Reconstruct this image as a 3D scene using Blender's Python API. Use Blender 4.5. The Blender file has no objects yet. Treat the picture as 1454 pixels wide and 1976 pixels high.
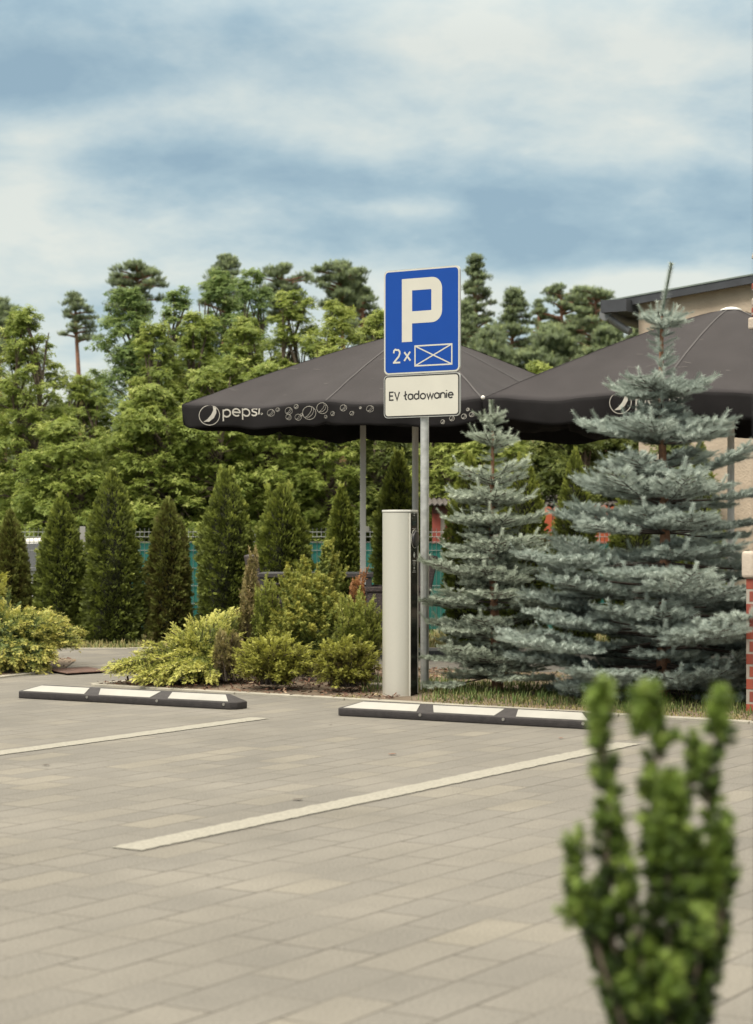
import bpy, bmesh, math, random
import numpy as np
from mathutils import Vector, Matrix

SC = bpy.context.scene
COL = SC.collection
F, CX, HZ, HC = 3857.0, 727.0, 1040.0, 1.05      # focal length, centre column, horizon row (photo pixels), eye height (m)
TH = math.radians(31.5)
U = np.array([math.cos(TH), -math.sin(TH), 0.0])  # along the kerb, to the right and nearer
V = np.array([math.sin(TH), math.cos(TH), 0.0])   # away from the car park

def W(px, py, Y): return np.array([(px-CX)*Y/F, Y, HC-(py-HZ)*Y/F])
def G(px, py):
    Y = F*HC/(py-HZ); return np.array([(px-CX)*Y/F, Y, 0.0])

# ------------------------------------------------------------------ materials
MATS = {}
def nt(m):
    m.use_nodes = True
    return m.node_tree.nodes, m.node_tree.links
def mat(name, col, rough=0.6, metal=0.0, var=0.12, nscale=8.0, bump=0.0, bscale=60.0, spec=0.5, coat=0.0):
    if name in MATS: return MATS[name]
    m = bpy.data.materials.new(name); n, l = nt(m); b = n['Principled BSDF']
    b.inputs['Roughness'].default_value = rough; b.inputs['Metallic'].default_value = metal
    b.inputs['Specular IOR Level'].default_value = spec; b.inputs['Coat Weight'].default_value = coat
    tc = n.new('ShaderNodeTexCoord')
    no = n.new('ShaderNodeTexNoise'); no.inputs['Scale'].default_value = nscale; no.inputs['Detail'].default_value = 6
    l.new(tc.outputs['Object'], no.inputs['Vector'])
    r = n.new('ShaderNodeValToRGB')
    r.color_ramp.elements[0].position = .3; r.color_ramp.elements[1].position = .7
    r.color_ramp.elements[0].color = tuple(c*(1-var) for c in col)+(1,)
    r.color_ramp.elements[1].color = tuple(min(1, c*(1+var)) for c in col)+(1,)
    l.new(no.outputs['Fac'], r.inputs['Fac']); l.new(r.outputs['Color'], b.inputs['Base Color'])
    if bump:
        n2 = n.new('ShaderNodeTexNoise'); n2.inputs['Scale'].default_value = bscale; n2.inputs['Detail'].default_value = 5
        l.new(tc.outputs['Object'], n2.inputs['Vector'])
        bp = n.new('ShaderNodeBump'); bp.inputs['Strength'].default_value = bump; bp.inputs['Distance'].default_value = .01
        l.new(n2.outputs['Fac'], bp.inputs['Height']); l.new(bp.outputs['Normal'], b.inputs['Normal'])
    MATS[name] = m; return m
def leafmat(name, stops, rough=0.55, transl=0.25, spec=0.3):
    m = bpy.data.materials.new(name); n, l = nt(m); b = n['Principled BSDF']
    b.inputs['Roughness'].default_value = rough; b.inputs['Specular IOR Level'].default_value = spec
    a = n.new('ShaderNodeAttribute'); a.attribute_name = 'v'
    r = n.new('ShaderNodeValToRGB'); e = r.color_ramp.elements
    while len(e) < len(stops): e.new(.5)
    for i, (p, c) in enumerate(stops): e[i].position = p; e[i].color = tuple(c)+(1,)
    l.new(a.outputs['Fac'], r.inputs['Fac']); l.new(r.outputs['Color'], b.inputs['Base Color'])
    if transl:
        t = n.new('ShaderNodeBsdfTranslucent'); mx = n.new('ShaderNodeMixShader'); mx.inputs[0].default_value = transl
        l.new(r.outputs['Color'], t.inputs['Color'])
        l.new(b.outputs[0], mx.inputs[1]); l.new(t.outputs[0], mx.inputs[2])
        l.new(mx.outputs[0], n['Material Output'].inputs['Surface'])
    return m

# ------------------------------------------------------------------ objects
def tag(o, label=None, cat=None, group=None, kind=None):
    for k, x in (('label', label), ('category', cat), ('group', group), ('kind', kind)):
        if x: o[k] = x
    return o
def empty(name, loc, label, cat, group=None, rz=0):
    o = bpy.data.objects.new(name, None); COL.objects.link(o)
    o.location = [float(x) for x in loc]; o.rotation_euler = (0, 0, rz); o.empty_display_size = .1
    bpy.context.view_layer.update()
    return tag(o, label, cat, group)
def chain(o):
    M = Matrix.Identity(4); p = o
    while p:
        M = (p.matrix_parent_inverse @ Matrix.LocRotScale(p.location, p.rotation_euler, p.scale)) @ M
        p = p.parent
    return M
def link(name, me, m, parent=None, smooth=False):
    o = bpy.data.objects.new(name, me); COL.objects.link(o)
    if m: me.materials.append(m)
    if smooth and len(me.polygons): me.polygons.foreach_set('use_smooth', np.ones(len(me.polygons), bool))
    if parent:
        # geometry arrives in world coordinates; move it into the parent's frame
        me.transform(chain(parent).inverted()); o.parent = parent
    return o
def recenter(o):
    """top-level mesh built in world coordinates: put the origin at its base"""
    me = o.data; n = len(me.vertices); a = np.empty(n*3, np.float32); me.vertices.foreach_get('co', a); a = a.reshape(-1, 3)
    c = np.array([(a[:, 0].min()+a[:, 0].max())/2, (a[:, 1].min()+a[:, 1].max())/2, a[:, 2].min()])
    me.transform(Matrix.Translation(-Vector([float(x) for x in c]))); o.location = [float(x) for x in c]
    return o

class MB:
    """collects pieces and links them as one mesh"""
    def __init__(s): s.v = []; s.f = []
    def add(s, vs, fs):
        k = len(s.v); s.v += [tuple(float(c) for c in p) for p in vs]; s.f += [tuple(i+k for i in f) for f in fs]
    def box(s, c, ax, ay, az, hx, hy, hz):
        c, ax, ay, az = map(np.asarray, (c, ax, ay, az))
        vs = [c+ax*hx*i+ay*hy*j+az*hz*k for k in (-1, 1) for j in (-1, 1) for i in (-1, 1)]
        s.add(vs, [(0, 2, 3, 1), (4, 5, 7, 6), (0, 1, 5, 4), (2, 6, 7, 3), (0, 4, 6, 2), (1, 3, 7, 5)])
    def abox(s, x0, x1, y0, y1, z0, z1):
        s.box(((x0+x1)/2, (y0+y1)/2, (z0+z1)/2), (1, 0, 0), (0, 1, 0), (0, 0, 1), abs(x1-x0)/2, abs(y1-y0)/2, abs(z1-z0)/2)
    def tube(s, pts, rad, n=8, cap=True):
        pts = [np.asarray(p, float) for p in pts]
        if not hasattr(rad, '__len__'): rad = [rad]*len(pts)
        k0 = []; prev = None
        rings = []
        for i, p in enumerate(pts):
            d = pts[min(i+1, len(pts)-1)]-pts[max(i-1, 0)]; d = d/(np.linalg.norm(d)+1e-9)
            a = np.array([0, 0, 1.]) if abs(d[2]) < .9 else np.array([1., 0, 0])
            if prev is not None: a = prev
            x = a-d*np.dot(a, d); x /= np.linalg.norm(x)+1e-9; prev = x; y = np.cross(d, x)
            rings.append([p+rad[i]*(x*math.cos(t)+y*math.sin(t)) for t in [2*math.pi*j/n for j in range(n)]])
        vs = [q for r in rings for q in r]; fs = []
        for i in range(len(pts)-1):
            for j in range(n):
                fs.append((i*n+j, i*n+(j+1) % n, (i+1)*n+(j+1) % n, (i+1)*n+j))
        if cap: fs.append(tuple(range(n))[::-1]); fs.append(tuple(range((len(pts)-1)*n, len(pts)*n)))
        s.add(vs, fs)
    def prism(s, poly, z0, z1):
        n = len(poly); vs = [(p[0], p[1], z0) for p in poly]+[(p[0], p[1], z1) for p in poly]
        s.add(vs, [tuple(range(n))[::-1], tuple(range(n, 2*n))]+[(i, (i+1) % n, n+(i+1) % n, n+i) for i in range(n)])
    def build(s, name, m, parent=None, smooth=False, bevel=0, seg=2):
        me = bpy.data.meshes.new(name); me.from_pydata(s.v, [], s.f); me.validate()
        bm = bmesh.new(); bm.from_mesh(me); bmesh.ops.recalc_face_normals(bm, faces=bm.faces)
        if bevel:
            bmesh.ops.bevel(bm, geom=[e for e in bm.edges if len(e.link_faces) == 2 and e.calc_face_angle(0) > .5], offset=bevel, segments=seg, affect='EDGES', profile=.5)
        bm.to_mesh(me); bm.free()
        o = link(name, me, m, parent, False)
        if smooth: autosmooth(o)
        return o
def autosmooth(o, ang=.7):
    me = o.data; me.polygons.foreach_set('use_smooth', np.ones(len(me.polygons), bool))
    bm = bmesh.new(); bm.from_mesh(me)
    for e in bm.edges:
        e.smooth = not (len(e.link_faces) == 2 and e.calc_face_angle(0) > ang)
    bm.to_mesh(me); bm.free()

def npmesh(name, verts, faces, v=None):
    """verts (N,3), faces (M,k) with constant k"""
    me = bpy.data.meshes.new(name); N = len(verts); M, k = faces.shape
    me.vertices.add(N); me.vertices.foreach_set('co', verts.astype(np.float32).ravel())
    me.loops.add(M*k); me.loops.foreach_set('vertex_index', faces.astype(np.int32).ravel())
    me.polygons.add(M); me.polygons.foreach_set('loop_start', np.arange(0, M*k, k, dtype=np.int32))
    if v is not None:
        a = me.attributes.new('v', 'FLOAT', 'POINT'); a.data.foreach_set('value', v.astype(np.float32).ravel())
    me.update(calc_edges=True)
    return me
def norm(a): return a/(np.linalg.norm(a, axis=-1, keepdims=True)+1e-9)
def frames(D, Up):
    D = norm(D); X = np.cross(Up, D); bad = np.linalg.norm(X, axis=1) < 1e-3; X[bad] = (1, 0, 0); X = norm(X)
    Y = np.cross(D, X); return np.stack([X, Y, D], axis=1)      # rows: local axes
def scatter(tv, tf, tval, P, D, Up, S, val):
    """copies of a template: local x sideways, y normal, z forward along D"""
    R = frames(D, Up); S = np.asarray(S)
    if S.ndim == 1: S = S[:, None].repeat(3, 1)
    T = tv.reshape(1, -1, 3)*S[:, None, :]
    vs = np.einsum('ntk,nkj->ntj', T, R)+P[:, None, :]
    N, t = len(P), len(tv)
    fs = tf[None]+(np.arange(N)*t)[:, None, None]
    vv = val[:, None]+tval[None]
    return vs.reshape(-1, 3), fs.reshape(-1, tf.shape[1]), np.clip(vv, 0, 1).ravel()

# templates ---------------------------------------------------------
def rhomb(p, d, L, w, nrm=(0, 1, 0), bend=0.0):
    p = np.array(p, float); d = norm(np.array(d, float)); s = np.cross(np.array(nrm, float), d)
    m = p+d*L*.45+np.array(nrm, float)*bend
    return [p, m+s*w/2, p+d*L, m-s*w/2]
def T_frond(rng, n=5, w=.085, L=.42):
    vs = []; fs = []; vl = []
    def put(q, a, b):
        k = len(vs); vs.extend(q); fs.append((k, k+1, k+2, k+3)); vl.extend([a, (a+b)/2, b, (a+b)/2])
    for i in range(n):
        z = .08+.16*i
        for sx in (-1, 1):
            l = L*(1-.5*z)*rng.uniform(.8, 1.15)
            put(rhomb((0, -.10*z*z, z+rng.uniform(-.03, .03)), (sx*rng.uniform(.6, .9), rng.uniform(-.25, .25), 1), l, w*1.5), -.08+.12*z, .02+.14*z)
    put(rhomb((0, 0, 0), (0, -.04, 1), .7, w), -.1, 0); put(rhomb((0, -.06, .6), (0, -.1, 1), .42, w*1.6), .02, .16)
    return np.array(vs), np.array(fs), np.array(vl)
def T_needles(rng, n=56, r=.3, w=.035, fwd=.9, up=.25, lo=0.0):
    """a needled shoot of unit length (tri needles)"""
    vs = []; fs = []; vl = []
    for i in range(n):
        z = lo+(1-lo)*(i+.5)/n; a = i*2.39996+rng.uniform(-.3, .3)
        rad = np.array([math.cos(a), math.sin(a), 0])
        ff = fwd*(.7+1.3*max(0, z-.55)); d = norm(rad+np.array([0, up, ff])*1.0)
        L = r*(1.0 if z < .8 else 1.1)*rng.uniform(.85, 1.15)
        s = norm(np.cross(d, rad+np.array([.1, .2, .3])))*w/2
        p = np.array([0, 0, z*.86]); k = len(vs)
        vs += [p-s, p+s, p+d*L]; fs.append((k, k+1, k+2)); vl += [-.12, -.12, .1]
    return np.array(vs), np.array(fs), np.array(vl)
def T_leaf(rng, n=7):
    """small cluster of broad leaves"""
    vs = []; fs = []; vl = []
    for i in range(n):
        a = 2*math.pi*i/n+rng.uniform(-.4, .4); d = np.array([math.cos(a), rng.uniform(-.45, .1), math.sin(a)])
        p = np.array([rng.uniform(-.15, .15), rng.uniform(-.12, .12), rng.uniform(-.15, .15)])
        q = rhomb(p, d, rng.uniform(.6, 1.1), rng.uniform(.20, .33), (0, 1, 0), -.06); k = len(vs)
        vs += q; fs.append((k, k+1, k+2, k+3)); x = rng.uniform(-.06, .06); vl += [x]*4
    return np.array(vs), np.array(fs), np.array(vl)
RNG = np.random.default_rng(7)
FR = [T_frond(RNG) for _ in range(3)]
FRT = [T_frond(RNG, 5, .06, .5) for _ in range(3)]
SPR = [T_needles(RNG, 62, .27, .040, .62, .15) for _ in range(3)]
SPRL = T_needles(RNG, 560, .055, .009, .9, .0)
YEW = [T_needles(RNG, 40, .42, .11, .5, .1) for _ in range(3)]
PIN = [T_needles(RNG, 26, .75, .10, .8, .2) for _ in range(2)]
LEAF = [T_leaf(RNG) for _ in range(3)]
def multi(temps, P, D, Up, S, val, rng):
    """scatter over several template variants, joined"""
    idx = rng.integers(0, len(temps), len(P)); A = []; B = []; C = []; k = 0
    for i, (tv, tf, tl) in enumerate(temps):
        m = idx == i
        if not m.any(): continue
        a, b, c = scatter(tv, tf, tl, P[m], D[m], Up[m], S[m], val[m]); A.append(a); B.append(b+k); C.append(c); k += len(a)
    return np.concatenate(A), np.concatenate(B), np.concatenate(C)
def foliage(name, temps, P, D, Up, S, val, m, parent, rng):
    a, b, c = multi(temps, P, D, Up, S, val, rng)
    return link(name, npmesh(name, a, b, c), m, parent)

# ------------------------------------------------------------------ camera, light, sky
cam = bpy.data.cameras.new('camera'); co = bpy.data.objects.new('camera', cam); COL.objects.link(co); SC.camera = co
co.location = (0, 0, HC); co.rotation_euler = (math.pi/2, 0, 0)
cam.sensor_fit = 'VERTICAL'; cam.sensor_height = 36; cam.sensor_width = 36
cam.lens = F/1976*36; cam.shift_y = (HZ-988)/1976; cam.clip_end = 2000; cam.clip_start = .05
cam.dof.use_dof = True; cam.dof.focus_distance = 13.3; cam.dof.aperture_fstop = 4.2

SUN_EL, SUN_AZ = math.radians(52), math.radians(-135)       # azimuth from +Y, clockwise; behind the camera, left
sd = bpy.data.lights.new('sun', 'SUN'); so = bpy.data.objects.new('sun', sd); COL.objects.link(so)
sd.energy = 2.0; sd.angle = math.radians(16); sd.color = (1.0, .945, .845)
d = Vector((math.sin(SUN_AZ)*math.cos(SUN_EL), math.cos(SUN_AZ)*math.cos(SUN_EL), math.sin(SUN_EL)))
so.rotation_euler = d.to_track_quat('Z', 'Y').to_euler(); so.location = (0, -5, 12)

def build_world():
    w = bpy.data.worlds.new('World'); SC.world = w; w.use_nodes = True
    n, l = w.node_tree.nodes, w.node_tree.links; n.clear()
    out = n.new('ShaderNodeOutputWorld'); bg = n.new('ShaderNodeBackground'); l.new(bg.outputs[0], out.inputs[0])
    def node(t, **k):
        x = n.new(t)
        for a, b in k.items(): setattr(x, a, b)
        return x
    def M(op, a, b=None, c=None):
        x = node('ShaderNodeMath', operation=op)
        for i, q in enumerate((a, b, c)):
            if q is None: continue
            if isinstance(q, (int, float)): x.inputs[i].default_value = q
            else: l.new(q, x.inputs[i])
        return x.outputs[0]
    sky = node('ShaderNodeTexSky', sky_type='NISHITA', sun_disc=False, sun_elevation=SUN_EL, sun_rotation=SUN_AZ)
    tc = node('ShaderNodeTexCoord'); sp = node('ShaderNodeSeparateXYZ'); l.new(tc.outputs['Generated'], sp.inputs[0])
    X, Y, Z = sp.outputs
    zc = M('MAXIMUM', Z, 0.0)
    # cloud deck seen in perspective: flatter towards the horizon
    den = M('ADD', zc, .30)
    cx = M('DIVIDE', X, den); cy = M('DIVIDE', Y, den)
    cb = node('ShaderNodeCombineXYZ'); l.new(cx, cb.inputs[0]); l.new(cy, cb.inputs[1]); cb.inputs[2].default_value = 3.7
    def noise(scale, det, rough, dist, src=None, off=0):
        t = node('ShaderNodeTexNoise'); t.inputs['Scale'].default_value = scale; t.inputs['Detail'].default_value = det
        t.inputs['Roughness'].default_value = rough; t.inputs['Distortion'].default_value = dist
        mp = node('ShaderNodeMapping'); mp.inputs['Location'].default_value = (off, off*.7, 0); l.new(src or cb.outputs[0], mp.inputs[0]); l.new(mp.outputs[0], t.inputs['Vector'])
        return t.outputs['Fac']
    n1 = noise(1.35, 9, .5, .15, off=5.3); n2 = noise(4.2, 10, .60, .12, off=3.3)
    n3 = noise(11.0, 8, .6, .2, off=1.3)
    field = M('ADD', M('ADD', M('MULTIPLY', M('SUBTRACT', n1, .5), 1.25), M('MULTIPLY', M('SUBTRACT', n2, .5), 1.15)), M('MULTIPLY', M('SUBTRACT', n3, .5), .36))
    n4 = noise(3.0, 6, .5, .3, off=9.4)      # billowing cloud edges
    field = M('ADD', field, M('MULTIPLY', M('SUBTRACT', .085, M('ABSOLUTE', M('SUBTRACT', n4, .5))), 1.5))
    # large masses of the cloud deck: (azimuth, elevation, half widths, weight)
    def blob(px, py, sx, sy, wgt):
        ax = (px-CX)/F; el = (HZ-py)/F
        a = M('DIVIDE', M('SUBTRACT', X, ax), sx/F); b = M('DIVIDE', M('SUBTRACT', Z, el), sy/F)
        e = M('EXPONENT', M('MULTIPLY', M('ADD', M('MULTIPLY', a, a), M('MULTIPLY', b, b)), -1.0))
        return M('MULTIPLY', e, wgt*.95)
    for q in BLOBS: field = M('ADD', field, blob(*q))
    rp = node('ShaderNodeValToRGB'); l.new(M('ADD', field, .5), rp.inputs[0]); e = rp.color_ramp.elements
    st = [(.12, (.165, .238, .285)), (.32, (.215, .290, .325)), (.50, (.290, .352, .365)), (.66, (.362, .406, .392)), (.86, (.440, .455, .412))]
    while len(e) < len(st): e.new(.5)
    for i, (p, c) in enumerate(st): e[i].position = p; e[i].color = c+(1,)
    # an overcast sky is brighter overhead than near the horizon
    gain = M('ADD', 1.0, M('MULTIPLY', M('MAXIMUM', M('SUBTRACT', zc, .24), 0.0), 4.6))
    # the sky overhead, out of view, is tinted to warm the light
    hi = node('ShaderNodeMix', data_type='RGBA'); mrg = node('ShaderNodeMapRange'); l.new(zc, mrg.inputs[0]); mrg.inputs[1].default_value = .28; mrg.inputs[2].default_value = .6
    l.new(mrg.outputs[0], hi.inputs['Factor']); l.new(rp.outputs[0], hi.inputs['A']); hi.inputs['B'].default_value = (.54, .50, .42, 1)
    cl = node('ShaderNodeVectorMath', operation='SCALE'); l.new(hi.outputs['Result'], cl.inputs[0]); l.new(gain, cl.inputs['Scale'])
    sk = node('ShaderNodeVectorMath', operation='SCALE'); l.new(sky.outputs[0], sk.inputs[0]); sk.inputs['Scale'].default_value = .012
    ad = node('ShaderNodeVectorMath', operation='ADD'); l.new(cl.outputs[0], ad.inputs[0]); l.new(sk.outputs[0], ad.inputs[1])
    l.new(ad.outputs[0], bg.inputs[0]); bg.inputs[1].default_value = 1.0
BLOBS = [(140, 190, 230, 60, -.42), (900, 400, 420, 70, -.34), (330, 330, 260, 50, -.22), (1000, 480, 500, 40, -.28),
         (480, 60, 330, 60, -.10), (980, 60, 300, 80, .18), (560, 260, 330, 60, .18), (100, 470, 330, 90, .36), (1180, 560, 330, 34, .50),
         (1100, 200, 350, 90, .12), (780, 410, 130, 20, .34), (60, 290, 120, 30, .25), (1300, 300, 200, 40, .22)]
build_world()
SC.view_settings.view_transform = 'Standard'; SC.view_settings.look = 'None'
SC.view_settings.exposure = 0.66; SC.view_settings.gamma = 1.0
SC.render.engine = 'CYCLES'
SC.cycles.max_bounces = 6; SC.cycles.diffuse_bounces = 3; SC.cycles.transparent_max_bounces = 8

# ------------------------------------------------------------------ ground
def pave_mat():
    m = bpy.data.materials.new('concrete_pavers'); n, l = nt(m); b = n['Principled BSDF']
    tc = n.new('ShaderNodeTexCoord'); mp = n.new('ShaderNodeMapping'); mp.inputs['Rotation'].default_value = (0, 0, TH-math.pi/2)
    l.new(tc.outputs['Object'], mp.inputs[0])
    # slight waviness so the courses are not ruler straight
    wn = n.new('ShaderNodeTexNoise'); wn.inputs['Scale'].default_value = 1.3; l.new(mp.outputs[0], wn.inputs[0])
    ws = n.new('ShaderNodeVectorMath'); ws.operation = 'SCALE'; ws.inputs['Scale'].default_value = .018; l.new(wn.outputs['Color'], ws.inputs[0])
    wa = n.new('ShaderNodeVectorMath'); wa.operation = 'ADD'; l.new(mp.outputs[0], wa.inputs[0]); l.new(ws.outputs[0], wa.inputs[1])
    br = n.new('ShaderNodeTexBrick'); l.new(wa.outputs[0], br.inputs['Vector'])
    br.offset = .43; br.offset_frequency = 2; br.squash = .72; br.squash_frequency = 3
    for k, x in (('Scale', 1.0), ('Mortar Size', .0048), ('Mortar Smooth', .25), ('Bias', -.15), ('Brick Width', .36), ('Row Height', .155)): br.inputs[k].default_value = x
    br.inputs['Color1'].default_value = (.0, .0, .0, 1); br.inputs['Color2'].default_value = (1, 1, 1, 1); br.inputs['Mortar'].default_value = (.5, .5, .5, 1)
    rp = n.new('ShaderNodeValToRGB'); l.new(br.outputs['Color'], rp.inputs[0]); e = rp.color_ramp.elements
    st = [(0, (.134, .125, .109)), (.35, (.143, .133, .115)), (.65, (.149, .138, .118)), (.92, (.172, .157, .127))]
    while len(e) < 4: e.new(.5)
    for i, (p, c) in enumerate(st): e[i].position = p; e[i].color = c+(1,)
    # grime and sanded joints
    n1 = n.new('ShaderNodeTexNoise'); n1.inputs['Scale'].default_value = 1.1; n1.inputs['Detail'].default_value = 8; l.new(tc.outputs['Object'], n1.inputs[0])
    n2 = n.new('ShaderNodeTexNoise'); n2.inputs['Scale'].default_value = 140; n2.inputs['Detail'].default_value = 3; l.new(tc.outputs['Object'], n2.inputs[0])
    n3 = n.new('ShaderNodeTexNoise'); n3.inputs['Scale'].default_value = 3.1; n3.inputs['Detail'].default_value = 6; l.new(tc.outputs['Object'], n3.inputs[0])
    def mr(src, a, b_, c, d_):
        q = n.new('ShaderNodeMapRange'); l.new(src, q.inputs[0])
        for i, x in enumerate((a, b_, c, d_)): q.inputs[i+1].default_value = x
        return q.outputs[0]
    def mulc(a, f):
        q = n.new('ShaderNodeVectorMath'); q.operation = 'SCALE'; l.new(a, q.inputs[0]); l.new(f, q.inputs['Scale']); return q.outputs[0]
    c = mulc(rp.outputs[0], mr(n1.outputs['Fac'], .3, .7, .86, 1.12)); c = mulc(c, mr(n2.outputs['Fac'], .3, .7, .70, 1.30)); c = mulc(c, mr(n3.outputs['Fac'], .3, .7, .93, 1.07))
    # sparse dark spots
    vo = n.new('ShaderNodeTexVoronoi'); vo.inputs['Scale'].default_value = 1.7; l.new(wa.outputs[0], vo.inputs['Vector'])
    c = mulc(c, mr(vo.outputs['Distance'], .012, .06, .68, 1.0))
    jm = n.new('ShaderNodeMath'); jm.operation = 'MULTIPLY'; l.new(br.outputs['Fac'], jm.inputs[0]); l.new(mr(n3.outputs['Fac'], .36, .62, .15, .85), jm.inputs[1])
    mx = n.new('ShaderNodeMix'); mx.data_type = 'RGBA'; l.new(jm.outputs[0], mx.inputs['Factor']); l.new(c, mx.inputs['A']); mx.inputs['B'].default_value = (.05, .042, .034, 1)
    l.new(mx.outputs['Result'], b.inputs['Base Color']); b.inputs['Roughness'].default_value = .85; b.inputs['Specular IOR Level'].default_value = .3
    ad = n.new('ShaderNodeMath'); ad.operation = 'SUBTRACT'; l.new(n2.outputs['Fac'], ad.inputs[0]); l.new(br.outputs['Fac'], ad.inputs[1])
    bp = n.new('ShaderNodeBump'); bp.inputs['Strength'].default_value = .45; bp.inputs['Distance'].default_value = .004; l.new(ad.outputs[0], bp.inputs['Height']); l.new(bp.outputs[0], b.inputs['Normal'])
    return m
PAVE = pave_mat()
SOIL = mat('bare_soil', (.135, .10, .068), .95, var=.4, nscale=2.5, bump=.6, bscale=30)
CONC = mat('pale_concrete', (.27, .25, .205), .9, var=.15, nscale=9, bump=.3, bscale=90)
def sheet(name, poly, z, m, kind='structure'):
    mb = MB(); mb.add([(p[0], p[1], z) for p in poly], [tuple(range(len(poly)))]); o = mb.build(name, m)
    if o.data.polygons[0].normal.z < 0: o.data.flip_normals()
    return tag(o, kind=kind)
sheet('ground', [(-600, -60), (600, -60), (600, 900), (-600, 900)], -.03, mat('field_ground', (.10, .10, .045), .95, var=.4, nscale=.6, bump=.5, bscale=9))
sheet('pavement', [(-25, -8), (25, -8), (25, 19.05), (-25, 19.15)], 0, PAVE)
KP = [(-2.02, 14.31), (-.94, 13.53), (-.19, 13.02), (1.45, 11.84), (2.13, 11.36), (3.6, 10.35), (6.5, 8.4)]
BB = [(6.5+1.4, 8.4+2.3), (3.6+1.2, 13.6), (1.4, 15.6), (-.8, 16.4)]
BED = KP+BB
LBED = [(-2.50, 15.98), (-2.86, 15.08), (-3.6, 13.2), (-7, 13.2), (-7, 19), (-3.4, 18.4), (-2.6, 17.3)]
def inside(poly, x, y):
    c = np.zeros(x.shape, bool); n = len(poly)
    for i in range(n):
        x1, y1 = poly[i]; x2, y2 = poly[(i+1) % n]
        m = ((y1 > y) != (y2 > y)) & (x < (x2-x1)*(y-y1)/((y2-y1) or 1e-9)+x1); c ^= m
    return c
def dist_edge(poly, x, y, closed=True):
    d = np.full(x.shape, 1e9); n = len(poly)
    for i in range(n if closed else n-1):
        a = np.array(poly[i]); b = np.array(poly[(i+1) % n]); ab = b-a
        t = np.clip(((x-a[0])*ab[0]+(y-a[1])*ab[1])/np.dot(ab, ab), 0, 1)
        d = np.minimum(d, np.hypot(x-a[0]-t*ab[0], y-a[1]-t*ab[1]))
    return d
def hfun(x, y): return .5+.25*np.sin(x*5.1+y*2.3)+.15*np.sin(x*11.7-y*8.3+1.1)+.1*np.sin(x*23+y*17)
def bedz(poly, x, y): return .010+np.clip(dist_edge(poly, x, y)/.5, 0, 1)*(.003+.018*hfun(x, y))*(1-.9*np.exp(-((x-.2)**2+(y-13.15)**2)/.04))
def bed(name, poly, m, step=.05):
    xs = [p[0] for p in poly]; ys = [p[1] for p in poly]
    bm = bmesh.new(); vs = [bm.verts.new((p[0], p[1], 0)) for p in poly]; bm.faces.new(vs)
    for ax, lo, hi in ((0, min(xs), max(xs)), (1, min(ys), max(ys))):
        t = lo+step*2
        while t < hi:
            co_ = [0, 0, 0]; co_[ax] = t; no_ = [0, 0, 0]; no_[ax] = 1
            bmesh.ops.bisect_plane(bm, geom=bm.verts[:]+bm.edges[:]+bm.faces[:], plane_co=co_, plane_no=no_); t += step*2
    for v in bm.verts: v.co.z = float(bedz(poly, np.array([v.co.x]), np.array([v.co.y]))[0])
    me = bpy.data.meshes.new(name); bm.to_mesh(me); bm.free()
    if me.polygons[0].normal.z < 0: me.flip_normals()
    o = link(name, me, m, None, True); return tag(o, kind='structure')
bed('planting_bed', BED, SOIL); bed('planting_bed', LBED, SOIL)
def kerb(name, pts, w=.07, top=.016):
    mb = MB(); pts = [np.array([p[0], p[1], 0.]) for p in pts]; rr = random.Random(3)
    for a, b in zip(pts[:-1], pts[1:]):
        L = np.linalg.norm(b-a); d = (b-a)/L; nrm = np.array([-d[1], d[0], 0]); k = max(1, round(L/.95))
        for i in range(k):
            c = a+d*L*(i+.5)/k; c[2] = top/2-.03+rr.uniform(-.002, .002)
            mb.box(c, d, nrm, (0, 0, 1), L/k/2-.003, w/2, top/2+.03)
    return tag(mb.build(name, CONC, bevel=.004, seg=1), kind='structure')
kerb('kerb', KP); kerb('kerb', [(-2.50, 15.98), (-2.86, 15.08), (-3.6, 13.2)]); kerb('kerb', [(-2.02, 14.31), (-.8, 16.4)])
kerb('kerb', [(-9, 19.13), (9, 19.08)], top=.01)

# painted bay lines --------------------------------------------------
PAINT = mat('line_paint', (.235, .222, .185), .85, var=.2, nscale=70, bump=.5, bscale=160)
def bayline(p0, p1, w):
    p0 = np.array(p0); p1 = np.array(p1); d = norm(p1-p0); L = np.linalg.norm(p1-p0); s = np.array([d[1], -d[0]]); rr = random.Random(int(L*100))
    k = int(L/.03); vs = []; fs = []
    for i in range(k+1):
        c = p0+d*L*i/k
        for j, sg in enumerate((-1, -.33, .33, 1)):
            e = c+s*sg*(w/2+(rr.uniform(-.005, .005) if abs(sg) == 1 else 0)); vs.append((e[0], e[1], .0035))
    for i in range(k):
        for j in range(3): fs.append((i*4+j, i*4+j+1, i*4+j+5, i*4+j+4))
    mb = MB(); mb.add(vs, fs); o = mb.build('bay_marking', PAINT)
    if o.data.polygons[0].normal.z < 0: o.data.flip_normals()
    tag(o, kind='structure')
a = (G(207, 1636)+G(279, 1643))/2; b_ = (G(1205, 1432)+G(1222, 1438))/2
bayline(a[:2], b_[:2], .135)
b_ = (G(487, 1384)+G(520, 1388))/2; a = G(0, 1454); dd = norm(b_-a); bayline((a-dd*1.6)[:2], b_[:2], .135)

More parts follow.
